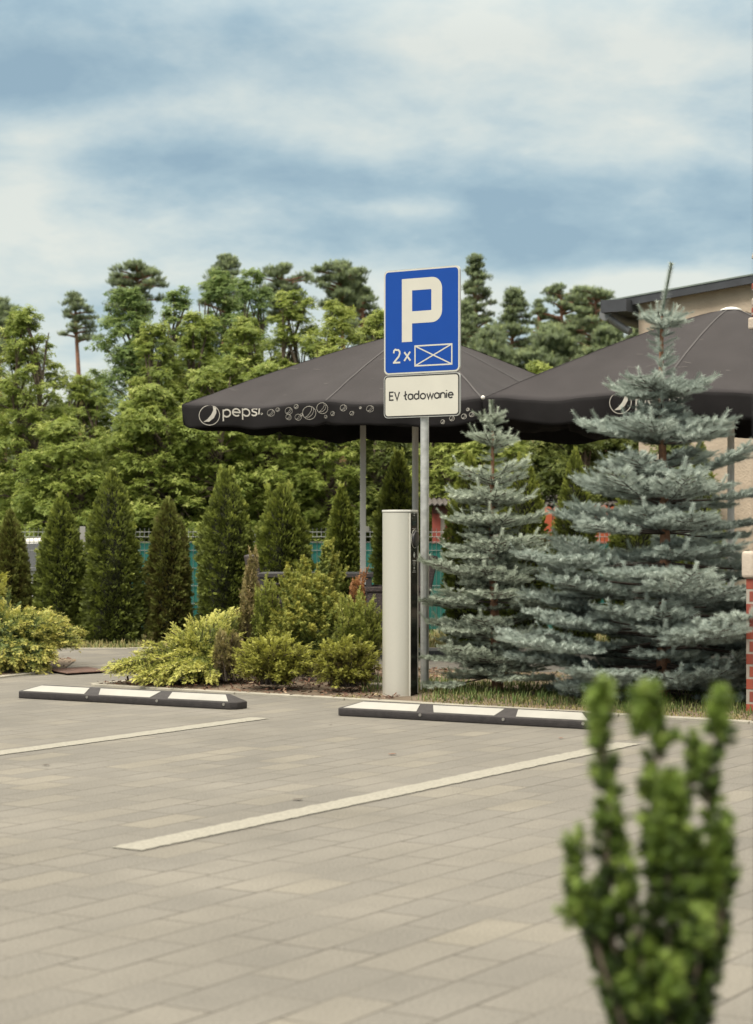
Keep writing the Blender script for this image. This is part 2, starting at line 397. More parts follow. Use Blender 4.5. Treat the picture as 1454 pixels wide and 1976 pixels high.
# grass, bark mulch ---------------------------------------------------
def rnd_in(poly, n, rng, cond=None):
    xs = [p[0] for p in poly]; ys = [p[1] for p in poly]
    x = rng.uniform(min(xs), max(xs), n*3); y = rng.uniform(min(ys), max(ys), n*3)
    m = inside(poly, x, y)
    if cond is not None: m &= cond(x, y)
    return x[m][:n], y[m][:n]
def blades(name, x, y, z, h, rng, m, label, cat='grass', w=.0035, lean=.5):
    n = len(x); a = rng.uniform(0, 6.28, n); hh = h*rng.uniform(.4, 1.3, n); ln = rng.uniform(.1, lean+.3, n)
    d = np.stack([np.cos(a), np.sin(a), np.zeros(n)], 1); s = np.stack([-np.sin(a), np.cos(a), np.zeros(n)], 1)*w
    p = np.stack([x, y, z], 1); mid = p+d*(hh*ln*.3)[:, None]+np.array([0, 0, 1])*(hh*.6)[:, None]; tip = p+d*(hh*ln)[:, None]+np.array([0, 0, 1])*(hh*(1-ln*.35))[:, None]
    vs = np.stack([p-s, p+s, mid+s*.7, tip, mid-s*.7], 1).reshape(-1, 3); k = np.arange(n)*5
    fs = np.concatenate([np.stack([k, k+1, k+2, k+4], 1)]); f2 = np.stack([k+4, k+2, k+3, k+3], 1)
    me = bpy.data.meshes.new(name)
    lv = np.concatenate([fs, ]).ravel(); tri = np.stack([k+4, k+2, k+3], 1).ravel()
    me.vertices.add(len(vs)); me.vertices.foreach_set('co', vs.astype(np.float32).ravel())
    me.loops.add(len(lv)+len(tri)); me.loops.foreach_set('vertex_index', np.concatenate([lv, tri]).astype(np.int32))
    me.polygons.add(2*n); me.polygons.foreach_set('loop_start', np.concatenate([np.arange(n)*4, n*4+np.arange(n)*3]).astype(np.int32))
    at = me.attributes.new('v', 'FLOAT', 'POINT'); at.data.foreach_set('value', np.repeat(rng.uniform(0, 1, n), 5).astype(np.float32)); me.update(calc_edges=True)
    return tag(link(name, me, m), label, cat, kind='stuff')
GRASS = leafmat('short_dry_grass', [(0, (.30, .235, .115)), (.35, (.26, .225, .09)), (.7, (.15, .16, .05)), (1, (.09, .13, .035))], .7, .2)
GRASS2 = leafmat('green_grass', [(0, (.20, .19, .08)), (.4, (.11, .15, .04)), (1, (.06, .11, .025))], .7, .2)
rng = np.random.default_rng(11)
x, y = rnd_in(BED, 60000, rng, lambda x, y: x > -.12+.25*np.sin(y*9)+.1*np.sin(x*31)+(y-13)*.2)
m_ = (~((abs(x-.10) < .20) & (y < 13.25) & (y > 12.7))) & (rng.uniform(0, 1, len(x)) < np.clip(1.25-dist_edge(KP, x, y, False)*.45, .15, 1)); x, y = x[m_], y[m_]
blades('grass', x, y, bedz(BED, x, y)-.004, .022, rng, GRASS, 'short dry yellowish grass growing between the kerb and the spruces')
x = rng.uniform(-.1, 4.2, 7000); y = 12.3+rng.uniform(-.15, 1.6, 7000)-(x-1.4)*.6; m_ = inside(BED, x, y) & (np.hypot(x-.12, y-13.15) > .28); x, y = x[m_], y[m_]
blades('grass', x, y, bedz(BED, x, y)-.004, .065, rng, GRASS2, 'longer green grass in the shade under the spruces')
x = rng.uniform(-8, 8, 26000); y = rng.uniform(19.2, 22.6, 26000)
blades('grass', x, y, np.full(len(x), -.03), .06, rng, GRASS, 'dry grass strip along the foot of the conifer hedge', w=.006)
x = rng.uniform(-12, 12, 16000); y = rng.uniform(22.6, 30, 16000)
blades('grass', x, y, np.full(len(x), -.03), .18, rng, GRASS2, 'rough green grass behind the wire fence', w=.012)
MUL = leafmat('bark_mulch', [(0, (.05, .026, .018)), (.5, (.115, .055, .035)), (.85, (.19, .105, .065)), (1, (.32, .25, .17))], .9, 0)
def mulch(poly, n, cond, label):
    x, y = rnd_in(poly, n, rng, cond); n = len(x)
    P = np.stack([x, y, bedz(poly, x, y)+.004+rng.uniform(0, .012, n)], 1); D = np.stack([rng.normal(0, 1, n), rng.normal(0, 1, n), rng.normal(0, .25, n)], 1)
    tv = np.array([(-.4, 0, 0), (.35, .1, 0), (.4, 0, 1.), (-.3, -.1, .9)]); tf = np.array([[0, 1, 2, 3]])
    Up = np.stack([rng.normal(0, .3, n), rng.normal(0, .3, n), np.ones(n)], 1)
    S = rng.uniform(.012, .034, n)[:, None]*np.array([[.6, 1, 1.2]])
    a, b, c = scatter(tv, tf, np.zeros(4), P, D, Up, S, rng.uniform(0, 1, n)**1.4)
    tag(link('bark_mulch', npmesh('bark_mulch', a, b, c), MUL), label, 'mulch', kind='stuff')
mulch(BED, 15000, lambda x, y: x < .12+(y-13)*.2, 'red brown bark mulch under the golden shrubs in the middle bed')
mulch(LBED, 4000, None, 'red brown bark mulch at the edge of the left juniper bed')

# small litter on the paving
LITM = mat('dead_leaf', (.16, .07, .04), .9, var=.4)
LITD = mat('dark_spot_litter', (.07, .055, .045), .9, var=.3)
for px, py, sz, mm, lb in ((757, 1457, .022, LITM, 'curled red brown leaf on the paving below the right wheel stop'), (1083, 1426, .016, LITM, 'small brown leaf just below the right end of the right wheel stop'),
                       (638, 1400, .011, LITD, 'dark crumb on the paving left of the right wheel stop'), (575, 1545, .02, LITD, 'dark flattened leaf between the two painted lines'), (90, 1478, .02, LITD, 'dark flattened leaf below the left painted line')):
    p = G(px, py); mb = MB(); rr = random.Random(px)
    ring = [(p[0]+math.cos(t)*sz*1.2*rr.uniform(.6, 1.1), p[1]+math.sin(t)*sz*rr.uniform(.5, 1), .0052+.12*sz*abs(math.sin(t*1.5+px))) for t in [k*math.pi/4 for k in range(8)]]
    mb.add([(p[0], p[1], .005)]+ring, [(0, i+1, (i+1) % 8+1) for i in range(8)])
    tag(recenter(mb.build('fallen_leaf', mm)), lb, 'leaf', 'leaf litter on the paving')

# rusty steel plate lying on the path
mb = MB(); a, b, c, d_ = G(88, 1296), G(130, 1303.5), G(211, 1298.5), G(170, 1291)
top = .020; mb.add([p+np.array([0, 0, z]) for z in (.012, top) for p in (a, b, c, d_)], [(3, 2, 1, 0), (4, 5, 6, 7), (0, 1, 5, 4), (1, 2, 6, 5), (2, 3, 7, 6), (3, 0, 4, 7)])
tag(recenter(mb.build('steel_plate', mat('rust', (.085, .045, .032), .85, var=.4, nscale=14, bump=.5), bevel=.003, seg=1)), 'flat rusty steel plate lying at the edge of the path by the left juniper', 'metal plate')
mb = MB(); mb.box(G(728, 1334)+np.array([0, 0, .035]), (1, 0, 0), (0, 1, 0), (0, 0, 1), .05, .04, .022)
tag(recenter(mb.build('stone', CONC, bevel=.015, seg=3)), 'small pale stone half sunk in the bed beside the charging column', 'stone')

# ------------------------------------------------------------------ wheel stops
RUB = mat('black_rubber', (.026, .022, .022), .68, var=.25, nscale=30, bump=.5, bscale=220, spec=.4)
REFL = mat('reflective_white', (.27, .262, .236), .5, var=.10, nscale=7)
def wheel_stop(pleft, label, L=1.77):
    o = empty('wheel_stop', pleft, label, 'wheel stop', 'wheel stops at the heads of the two charging bays')
    Dp, lip, Ht = .160, .043, .083; fo, bk = .012, .118     # slope runs from fo to bk
    def P(s, t, z): return pleft+U*s+V*t+np.array([0, 0, z])
    e = .13                                                          # length of the sloping ends
    mb = MB()
    bot = [P(0, .035, 0), P(.03, 0, 0), P(L-.03, 0, 0), P(L, .035, 0), P(L, Dp-.02, 0), P(L-.02, Dp, 0), P(.02, Dp, 0), P(0, Dp-.02, 0)]
    midr = [p+np.array([0, 0, lip]) for p in bot]
    def T(s, t): return P(s, t, Ht)
    topr = [T(e, bk), T(e+.004, bk-.004), T(L-e-.004, bk-.004), T(L-e, bk), T(L-e, Dp-.022), T(L-e-.01, Dp-.016), T(e+.01, Dp-.016), T(e, Dp-.022)]
    vs = bot+midr+topr; fs = [tuple(range(8))[::-1], tuple(range(16, 24))]
    for k in (0, 8):
        for i in range(8): fs.append((k+i, k+(i+1) % 8, k+8+(i+1) % 8, k+8+i))
    mb.add(vs, fs); body = mb.build('body', RUB, o, bevel=.005, seg=2); autosmooth(body)
    # reflective trapezoid panels on the sloping face: y(t) plane between lip and ridge
    def S(s, f, off=.0025):    # f 0 at the lip, 1 at the ridge
        return P(s, f*(bk-.004), lip+f*(Ht-lip))+(V*-(Ht-lip)/np.hypot(bk, Ht-lip)+np.array([0, 0, bk/np.hypot(bk, Ht-lip)]))*off
    m = L/1.83
    for (b0, b1, t0, t1) in ((.055, .595, .145, .565), (.72, 1.145, .66, 1.165), (1.295, 1.775, 1.26, 1.69)):
        mb = MB(); q = [(b0, .10), (b1, .10), (t1, .90), (t0, .90)]
        mb.add([S(s*m, f, .0025) for s, f in q]+[S(s*m, f, -.004) for s, f in q], [(0, 1, 2, 3), (4, 7, 6, 5)]+[(i, i+4, (i+1) % 4+4, (i+1) % 4) for i in range(4)])
        mb.build('reflector', REFL, o)
    for s in (.63, 1.215, 1.75):
        mb = MB(); p = P(s*m, .0, .03); mb.tube([p-V*.004, p+V*.01], [.009, .009], 10); mb.build('bolt', mat('zinc', (.35, .33, .3), .4, .8), o)
    return o
wheel_stop(G(30, 1347)+np.array([0, 0, .001]), 'black wheel stop with white panels, in front of the spreading golden juniper')
wheel_stop(G(647, 1381)+np.array([0, 0, .001]), 'black wheel stop with white panels, in front of the charging column', 1.70)

# ------------------------------------------------------------------ strokes / lettering on planes
class Plane3:
    """plane through O with in-plane axes a (right) and z (up); photo pixels map onto it"""
    def __init__(s, O, a): s.O = np.array(O, float); s.a = np.array(a, float); s.n = norm(np.cross(s.a, (0, 0, 1.)))
    def at(s, px, py, off=0.0):
        k = (px-CX)/F
        # O + a t : X = k Y
        t = (k*s.O[1]-s.O[0])/(s.a[0]-k*s.a[1]); p = s.O+s.a*t; p[2] = HC-(py-HZ)*p[1]/F
        return p+s.n*off
    def st(s, px, py): p = s.at(px, py); return float(np.dot(p-s.O, s.a)), float(p[2])
def ribbon(mb, pts, w, fn, closed=False):
    """mitred flat stroke in 2-D (s, z) coordinates mapped with fn"""
    P = [np.array(p, float) for p in pts]; n = len(P); Lf = []; Rt = []
    for i in range(n):
        if closed: a, b = P[i-1], P[(i+1) % n]
        else: a, b = P[max(i-1, 0)], P[min(i+1, n-1)]
        d1 = P[i]-a if (closed or i > 0) else b-P[i]; d2 = b-P[i] if (closed or i < n-1) else P[i]-a
        d1 = d1/(np.linalg.norm(d1)+1e-9); d2 = d2/(np.linalg.norm(d2)+1e-9); n1 = np.array([-d1[1], d1[0]]); n2 = np.array([-d2[1], d2[0]])
        m = n1+n2; m = m/(np.linalg.norm(m)+1e-9); k = w/2/max(.45, float(np.dot(m, n1))); Lf.append(P[i]+m*k); Rt.append(P[i]-m*k)
    vs = [fn(*p) for p in Lf]+[fn(*p) for p in Rt]; fs = [(i, i+1, n+i+1, n+i) for i in range(n-1)]
    if closed: fs.append((n-1, 0, n, 2*n-1))
    mb.add(vs, fs)
def arc(cx, cy, rx, ry, a0, a1, n=14): return [(cx+rx*math.cos(math.radians(a0+(a1-a0)*i/n)), cy+ry*math.sin(math.radians(a0+(a1-a0)*i/n))) for i in range(n+1)]
# unit letters: x-height 1, baseline 0
LET = {
 'E': ([[(.75, 1.5), (0, 1.5), (0, 0), (.75, 0)], [(0, .78), (.65, .78)]], .95),
 'V': ([[(0, 1.5), (.45, 0), (.9, 1.5)]], 1.1),
 'l/': ([[(.3, 1.6), (.3, .15), (.42, 0), (.6, 0)], [(0, .68), (.62, 1.0)]], .82),
 'a': ([arc(.42, .5, .42, .5, 40, 320, 14)[0:], [(.84, 1), (.84, 0)]], 1.12),
 'd': ([arc(.42, .5, .42, .5, 40, 320, 14), [(.84, 1.6), (.84, 0)]], 1.14),
 'o': ([arc(.47, .5, .47, .5, 0, 345, 18)+[(.94, .5)]], 1.2),
 'w': ([[(0, 1), (.3, 0), (.6, .95), (.9, 0), (1.2, 1)]], 1.4),
 'n': ([[(0, 1), (0, 0)], [(0, .55)]+arc(.4, .6, .4, .4, 170, 0, 8)+[(.8, 0)]], 1.08),
 'i': ([[(0, 1), (0, 0)], [(0, 1.3), (0, 1.47)]], .3),
 'e': ([[(.05, .52), (.86, .52)]+arc(.45, .5, .43, .5, 10, 315, 14)], 1.12),
 'p': ([arc(.46, .5, .42, .5, 140, -140, 14), [(.04, 1), (.04, -.6)]], 1.12),
 's': ([[(.62, .88), (.45, 1), (.2, 1), (.05, .85), (.05, .66), (.2, .54), (.45, .46), (.6, .32), (.6, .15), (.42, 0), (.18, 0), (0, .12)]], .86),
 'm': ([[(0, 1), (0, 0)], [(0, .6)]+arc(.3, .62, .3, .38, 170, 0, 6)+[(.6, 0)], [(.6, .6)]+arc(.9, .62, .3, .38, 170, 0, 6)+[(1.2, 0)]], 1.45),
 'x': ([[(0, 1), (.75, 0)], [(.75, 1), (0, 0)]], 1.0), ' ': ([], .6)}
def text(mb, keys, s0, z0, xh, w, fn, sx=1.0, slope=0.0):
    s = s0
    for k in keys:
        st, adv = LET[k]
        for j, pl in enumerate(st):
            f = (lambda jj: (lambda a, b: fn(a, b, jj*.0003)))(j)
            ribbon(mb, [(s+p[0]*xh*sx, z0+p[1]*xh+slope*(s-s0)) for p in pl], w, f)
        s += adv*xh*sx
    return s

# ------------------------------------------------------------------ parking sign
GALV = mat('galvanised_steel', (.43, .43, .415), .4, .5, var=.18, nscale=25, spec=.5)
ALU = mat('aluminium_edge', (.50, .49, .46), .4, .7, var=.05)
BLUE = mat('sign_blue', (.0015, .045, .255), .5, var=.03, spec=.25); WHT = mat('sign_white', (.47, .455, .40), .45, var=.03); BLK = mat('sign_black', (.02, .018, .018), .5)
SY = 13.62
sgn = empty('parking_sign', [(820-CX)*SY/F, SY, 0], 'blue parking sign with a white plate below, on a grey post behind the charging column', 'road sign')
pc = np.array([(820-CX)*SY/F, SY, 0.])
mb = MB(); mb.tube([pc+np.array([0, 0, z]) for z in (-.05, 1.0, 2.60)], [.029]*3, 20); o = mb.build('post', GALV, sgn); autosmooth(o)
mb = MB(); mb.tube([pc+np.array([0, 0, 2.60]), pc+np.array([0, 0, 2.612])], [.031, .028], 16); mb.build('post_cap', RUB, sgn)
SP = Plane3(pc-V*.052+np.array([0, 0, 0]), U)
def rrect(s0, s1, z0, z1, r, n=5):
    o = []
    for cx, cz, a in ((s1-r, z1-r, 0), (s0+r, z1-r, 90), (s0+r, z0+r, 180), (s1-r, z0+r, 270)):
        o += [(cx+r*math.cos(math.radians(a+90*i/n)), cz+r*math.sin(math.radians(a+90*i/n))) for i in range(n+1)]
    return o
def fs_(off): return lambda s, z, e=0.0: SP.O+SP.a*s+np.array([0, 0, z])+SP.n*(off+e)
def plate(name, ring, o0, o1, m, par, bev=0):
    mb = MB(); n = len(ring); a = [fs_(o0)(*p) for p in ring]; b = [fs_(o1)(*p) for p in ring]
    mb.add(a+b, [tuple(range(n)), tuple(range(n, 2*n))]+[(i, (i+1) % n, n+(i+1) % n, n+i) for i in range(n)]); return mb.build(name, m, par, bevel=bev, seg=1)
q = [SP.st(*p) for p in ((741.5, 521), (888, 513.5), (741.5, 723.5), (888, 718.5), (741.5, 806.5), (888, 803))]
s0, s1 = (q[0][0]+q[2][0])/2, (q[1][0]+q[3][0])/2; zt = (q[0][1]+q[1][1])/2; zb = (q[2][1]+q[3][1])/2+.002; zp = (q[4][1]+q[5][1])/2
print('SIGN', s1-s0, zt-zb, zb-zp, zp)
P1 = plate('sign_panel', rrect(s0, s1, zb, zt, .035), .0, -.014, ALU, sgn)
P1f = plate('border', rrect(s0+.003, s1-.003, zb+.003, zt-.003, .033), .0, .0012, WHT, P1)
P1b = plate('face', rrect(s0+.0125, s1-.0125, zb+.0125, zt-.0125, .026), .0012, .0022, BLUE, P1)
def C(cx, cy): return SP.st(680+cx/4.847, 480+cy/4.847)
mb = MB()
fo_ = fs_(.0030)
stem = [C(467, 283), C(563, 279), C(563, 872), C(467, 872)]
sx0, sx1 = stem[0][0], stem[1][0]; zT = (C(467, 283)[1]+C(745, 267)[1])/2; zB = C(515, 872)[1]; zi = (C(562, 388)[1]+C(730, 380)[1])/2; zj = (C(562, 585)[1]+C(740, 575)[1])/2; zo = (C(565, 697)[1]+C(755, 688)[1])/2
xr = C(843, 480)[0]; xi = C(743, 480)[0]; R = xr-C(748, 480)[0]; r = .006
mb.add([fo_(sx0, zT), fo_(sx1, zT), fo_(sx1, zB), fo_(sx0, zB)], [(0, 1, 2, 3)])
outer = [(sx1, zT)]+[(xr-R+R*math.sin(t), zT-R+R*math.cos(t)) for t in [math.pi/2*i/10 for i in range(11)]]+[(xr-R+R*math.cos(t), zo+R-R*math.sin(t)) for t in [math.pi/2*i/10 for i in range(11)]]+[(sx1, zo)]
inner = [(sx1, zi)]+[(xi-r+r*math.sin(t), zi-r+r*math.cos(t)) for t in [math.pi/2*i/10 for i in range(11)]]+[(xi-r+r*math.cos(t), zj+r-r*math.sin(t)) for t in [math.pi/2*i/10 for i in range(11)]]+[(sx1, zj)]
n_ = len(outer); mb.add([fo_(*p) for p in outer]+[fo_(*p) for p in inner], [(i, i+1, n_+i+1, n_+i) for i in range(n_-1)])
mb.build('letter_p', WHT, P1)
mb = MB()
ribbon(mb, [C(391, 978), C(394, 955), C(405, 944), C(420, 939+9), C(436, 944+4), C(446, 962), C(447, 982), C(438, 1008), C(395, 1062)], .0125, fs_(.003))
a_ = C(384, 1067); b_ = C(452, 1064); ribbon(mb, [(a_[0], (a_[1]+b_[1])/2), (b_[0], (a_[1]+b_[1])/2)], .0120, fs_(.0033))
ribbon(mb, [C(490, 968), C(547, 1046)], .0125, fs_(.003)); ribbon(mb, [C(545, 963), C(489, 1050)], .0125, fs_(.0033))
mb.build('count_lettering', WHT, P1)
mb = MB(); ex0 = C(590, 1000)[0]; ex1 = C(934, 1000)[0]; ez1 = (C(588, 908)[1]+C(936, 893)[1])/2; ez0 = (C(590, 1094)[1]+C(934, 1080)[1])/2
ribbon(mb, [(ex0, ez0), (ex1, ez0), (ex1, ez1), (ex0, ez1)], .0095, fs_(.003), closed=True)
ribbon(mb, [(ex0, ez0), (ex1, ez1)], .0085, fs_(.0033)); ribbon(mb, [(ex0, ez1), (ex1, ez0)], .0085, fs_(.0036))
mb.build('bay_symbol', WHT, P1)
P2 = plate('info_plate', rrect(s0-.001, s1+.001, zp, zb-.004, .03), .0, -.012, ALU, sgn)
plate('border', rrect(s0+.004, s1-.004, zp+.005, zb-.009, .027), 0, .0012, BLK, P2)
plate('face', rrect(s0+.013, s1-.013, zp+.014, zb-.018, .020), .0012, .0022, WHT, P2)
mb = MB(); a_ = C(352, 1412); e_ = C(945, 1397); zbase = (a_[1]+e_[1])/2; xh = (C(640, 1352)[1]-C(640, 1403)[1])
keys = ['E', 'V', ' ', 'l/', 'a', 'd', 'o', 'w', 'a', 'n', 'i', 'e']; tot = sum(LET[k][1] for k in keys)-.26
text(mb, keys, a_[0], zbase, xh*.97, .0100, fs_(.003), sx=(e_[0]-a_[0])/(tot*xh*.97))
mb.build('lettering', BLK, P2)
for z in (zt-.12, zb+.12, zb-.06, zp+.06):     # clamps between plates and post
    mb = MB(); mb.box(pc-V*.03+np.array([0, 0, z]), U, V, (0, 0, 1), .05, .012, .012); mb.tube([pc+np.array([0, 0, z-.012]), pc+np.array([0, 0, z+.012])], [.034, .034], 14); mb.build('clamp', GALV, sgn)

# ------------------------------------------------------------------ charging column
CY_ = 13.2; A_ = W(791, 1345, CY_); A_[2] = 0
tt = np.array([.42, .907, 0.]); tt /= np.linalg.norm(tt); nn = np.array([tt[1], -tt[0], 0.])
chg = empty('charging_station', A_-nn*.1+tt*.06, 'round silver column for charging electric cars with a black glass front, beside the sign post', 'charging column')
PWd = .118; Dd = .182; cc = A_+tt*PWd/2
RC = .115; HA = math.asin(PWd/2/RC); AZ = math.atan2(nn[1], nn[0]); cen = cc-nn*math.sqrt(RC*RC-(PWd/2)**2)
def secp(sc, n=44, ins=0.0):
    a0 = AZ-HA; tot = 2*math.pi-2*HA
    return [cen+np.array([math.cos(a0-tot*i/n), math.sin(a0-tot*i/n), 0])*(RC*sc) for i in range(n+1)]
ztop = HC-(988-HZ)*CY_/F
CREAM = mat('brushed_champagne_aluminium', (.58, .555, .49), .34, .5, var=.012, nscale=60, spec=.5)
mb = MB(); mb.prism(secp(1.0), .0, ztop-.004); o = mb.build('body', CREAM, chg, bevel=.0015, seg=1); autosmooth(o, .5)
mb = MB(); pr = [p for p in secp(1.025)]; pr[0] = pr[0]+nn*.006; pr[-1] = pr[-1]+nn*.006; mb.prism(pr, ztop-.002, ztop+.014); o = mb.build('cap', mat('cap_silver', (.52, .51, .47), .4, .2, var=.02), chg, bevel=.003, seg=2); autosmooth(o, .5)
GLS = mat('black_glass', (.004, .004, .0045), .22, spec=.25, var=0)
mb = MB(); mb.box(cc+nn*.001+np.array([0, 0, ztop/2]), tt, nn, (0, 0, 1), PWd/2-.004, .005, ztop/2-.008); fp = mb.build('front_panel', GLS, chg, bevel=.001, seg=1)
for sg in (-1, 1):
    mb = MB(); mb.box(cc+tt*sg*(PWd/2+.002)+nn*.001+np.array([0, 0, ztop/2]), tt, nn, (0, 0, 1), .005 if sg > 0 else .0025, .007, ztop/2-.006); mb.build('edge_trim', CREAM, chg)
zh = HC-(1040-HZ)*(CY_+.06)/F
hc = cc+nn*.006+np.array([0, 0, zh]); up3 = np.array([0, 0, 1.])
def disc(mb, c, r0, d0, r1, d1, n=28, sq=1.0):
    vs = [c+nn*d+(tt*math.cos(t)+up3*math.sin(t)*sq)*r for r, d in ((r0, d0), (r1, d1)) for t in [2*math.pi*i/n for i in range(n)]]
    mb.add(vs, [tuple(range(n))[::-1], tuple(range(n, 2*n))]+[(i, (i+1) % n, n+(i+1) % n, n+i) for i in range(n)])
mb = MB(); disc(mb, hc, .050, .0, .046, .020, sq=1.12); sk = mb.build('socket_cover', mat('dark_plastic', (.025, .023, .026), .35), chg, bevel=.004, seg=2); autosmooth(sk)
mb = MB(); mb.tube([hc+nn*.004+(tt*math.cos(t)+up3*math.sin(t)*1.12)*.0535 for t in [math.radians(60+i*10) for i in range(25)]], .0022, 6); mb.build('light_ring', WHT, sk)
def cm(dt, z): return cc+nn*.0068+tt*dt+up3*z
WG = mat('panel_print', (.45, .45, .43), .5)
def pr_(mb, dt, py, w, h): z = HC-(py-HZ)*(CY_+.06)/F; mb.box(cm(dt, z), tt, nn, up3, w/2, .0006, h/2)
for grp in (((0, 990.5, .010, .012), (0, 995, .016, .004)), ((-.03, 1000, .006, .003),), ((0, 1020, .07, .002),), ((0, 1066, .012, .004), (0, 1071, .020, .022), (0, 1075.5, .012, .004)),
            ((0, 1082, .05, .006), (0, 1085, .04, .0025), (0, 1088, .045, .0025), (0, 1090.5, .03, .0025)), ((0, 1096, .012, .018), (0, 1101.5, .04, .003), (0, 1104, .06, .0022))):
    mb = MB()
    for q4 in grp: pr_(mb, *q4)
    mb.build('panel_lettering', WG, fp)
mb = MB(); z = HC-(1010-HZ)*(CY_+.06)/F; mb.box(cm(0, z), tt, nn, up3, .032, .0008, .015); mb.build('display', mat('display_glass', (.02, .03, .028), .1), fp)

# ------------------------------------------------------------------ black parasols
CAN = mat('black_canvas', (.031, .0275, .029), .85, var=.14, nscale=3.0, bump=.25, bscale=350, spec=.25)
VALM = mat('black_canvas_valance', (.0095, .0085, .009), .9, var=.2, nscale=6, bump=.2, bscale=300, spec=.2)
PRT = mat('white_print', (.36, .34, .30), .7, var=.12, nscale=30)
DUST = mat('pale_scuff', (.13, .12, .11), .9)
PALU = mat('satin_aluminium_pole', (.50, .49, .465), .45, .15, var=.08)
SEAM = mat('canvas_seam', (.045, .041, .042), .8, var=.2)
class Parasol:
    H = 1.5
    def __init__(s, c1, tilt, ze, zp, label, ex=1.3, seed=1):
        s.c1 = np.array([c1[0], c1[1], 0.]); s.c = s.c1+U*s.H+V*s.H; s.tilt = tilt; s.ze = ze; s.zp = zp; s.ex = ex; s.seed = seed
        s.o = empty('parasol', s.c, label, 'parasol', 'large black parasols over the terrace')
    def edge(s, side, t):            # t 0..3 m along a side, counter-clockwise starting with the front
        a = ((-1, -1), (1, 0)), ((1, -1), (0, 1)), ((1, 1), (-1, 0)), ((-1, 1), (0, -1))
        (x0, y0), (dx, dy) = a[side]; return x0*s.H+dx*t, y0*s.H+dy*t
    def ztop(s, x, y):
        H = s.H; r = max(abs(x), abs(y))/H; r = max(0, (r-.045)/.955)
        z = s.ze+s.tilt*x+(s.zp-s.ze)*(1-r**s.ex) - 0
        # cloth sinks between the eight ribs
        m = max(abs(x), abs(y), 1e-6); q = min(abs(x), abs(y))/m          # 0 at mid rib, 1 at corner rib
        sag = math.sin(math.pi*q)**1; z -= .085*sag*r*(1-.55*r)*(1+.3*math.sin(x*7+y*5+s.seed))
        z += .004*math.sin(x*19+y*7+s.seed)*math.sin(y*13)*r
        return z
    def world(s, x, y, z): return s.c+U*x+V*y+np.array([0, 0, z])
    def vpos(s, side, t, d, off=0.0):        # a point on the valance: t along, d below the hem
        x, y = s.edge(side, t); n = ((0, -1), (1, 0), (0, 1), (-1, 0))[side]; L = 2*s.H
        k = max(0.0, d)/.2
        near = min(t, L-t, abs(t-L/2))
        w = (.014*math.sin(t*7.3+s.seed+side*2)+.008*math.sin(t*16+side))*k*min(1, near*5)
        tuck = 0.03*k*math.exp(-(near/.06)**2)
        o = .004+w-tuck+off+.02*k*(1-k)
        x += n[0]*o; y += n[1]*o
        ex, ey = s.edge(side, t); z = s.ztop(ex, ey)-d*(1+.06*math.sin(t*5+side*1.7+s.seed)) if d >= 0 else s.ztop(ex, ey)
        return s.world(x, y, z)
    def build(s, vh=.2):
        N = 48; H = s.H; vs = []; fs = []
        for j in range(N+1):
            for i in range(N+1):
                x = -H+2*H*i/N; y = -H+2*H*j/N; vs.append(s.world(x, y, s.ztop(x, y)))
        for j in range(N):
            for i in range(N):
                k = j*(N+1)+i; 
                if (i < N/2) == (j < N/2): fs += [(k, k+1, k+N+2), (k, k+N+2, k+N+1)]
                else: fs += [(k, k+1, k+N+1), (k+1, k+N+2, k+N+1)]
        mb = MB(); mb.add(vs, fs); cv = mb.build('canopy', CAN, s.o); autosmooth(cv, .5)
        mo = cv.modifiers.new('cloth', 'SOLIDIFY'); mo.thickness = .004
        s.val = []
        for side in range(4):
            vs = []; fs = []; M_ = 96; K = 7; L = 2*H
            for i in range(M_+1):
                t = L*i/M_; near = min(t, L-t, abs(t-L/2))
                vv = vh*(1-.10*math.exp(-(near/.05)**2)+.03*math.sin(t*9+side+s.seed))
                for j in range(K+1): vs.append(s.vpos(side, t, vv*j/K))
            for i in range(M_):
                for j in range(K): k = i*(K+1)+j; fs.append((k, k+1, k+K+2, k+K+1))
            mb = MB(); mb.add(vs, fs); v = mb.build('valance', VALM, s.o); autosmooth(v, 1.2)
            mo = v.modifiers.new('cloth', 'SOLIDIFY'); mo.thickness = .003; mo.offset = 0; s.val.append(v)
        for k in range(8):
            a = k*math.pi/4; dx, dy = math.cos(a), math.sin(a); m = max(abs(dx), abs(dy)); dx /= m; dy /= m; mb = MB()
            ribbon(mb, [(dx*H*r, dy*H*r) for r in np.linspace(.06, .995, 26)], .016, lambda x, y: s.world(x, y, s.ztop(x, y)+.0055)); mb.build('seam', SEAM, cv)
        # ribs, hub, pole, cap
        top = s.c+np.array([0, 0, s.ztop(0, 0)])
        for k in range(8):
            a = k*math.pi/4; dx, dy = math.cos(a), math.sin(a); m = max(abs(dx), abs(dy)); dx /= m; dy /= m
            pts = [s.world(dx*H*r, dy*H*r, s.ztop(dx*H*r, dy*H*r)-.025) for r in (.03, .3, .6, .8, .985)]
            mb = MB(); mb.tube(pts, .009, 6); rb = mb.build('rib', PALU, s.o)
            mb = MB(); mb.tube([s.world(dx*.05, dy*.05, s.ze-.05), pts[2]+np.array([0, 0, -.01])], .008, 6); mb.build('strut', PALU, rb)
        mb = MB(); mb.tube([s.c+np.array([0, 0, z]) for z in (0.0, 1.2, s.zp-.02)], [.029]*3, 18); o = mb.build('pole', PALU, s.o); autosmooth(o)
        mb = MB(); mb.tube([s.c+np.array([0, 0, s.ze-.09]), s.c+np.array([0, 0, s.ze-.01])], .055, 14); mb.build('hub', RUB, s.o)
        mb = MB(); mb.tube([s.c+np.array([0, 0, z]) for z in (0.003, .05, .055)], [.30, .30, .06], 28); mb.build('base', mat('base_iron', (.04, .04, .04), .6), s.o)
        zc = s.ztop(0, 0)+.006
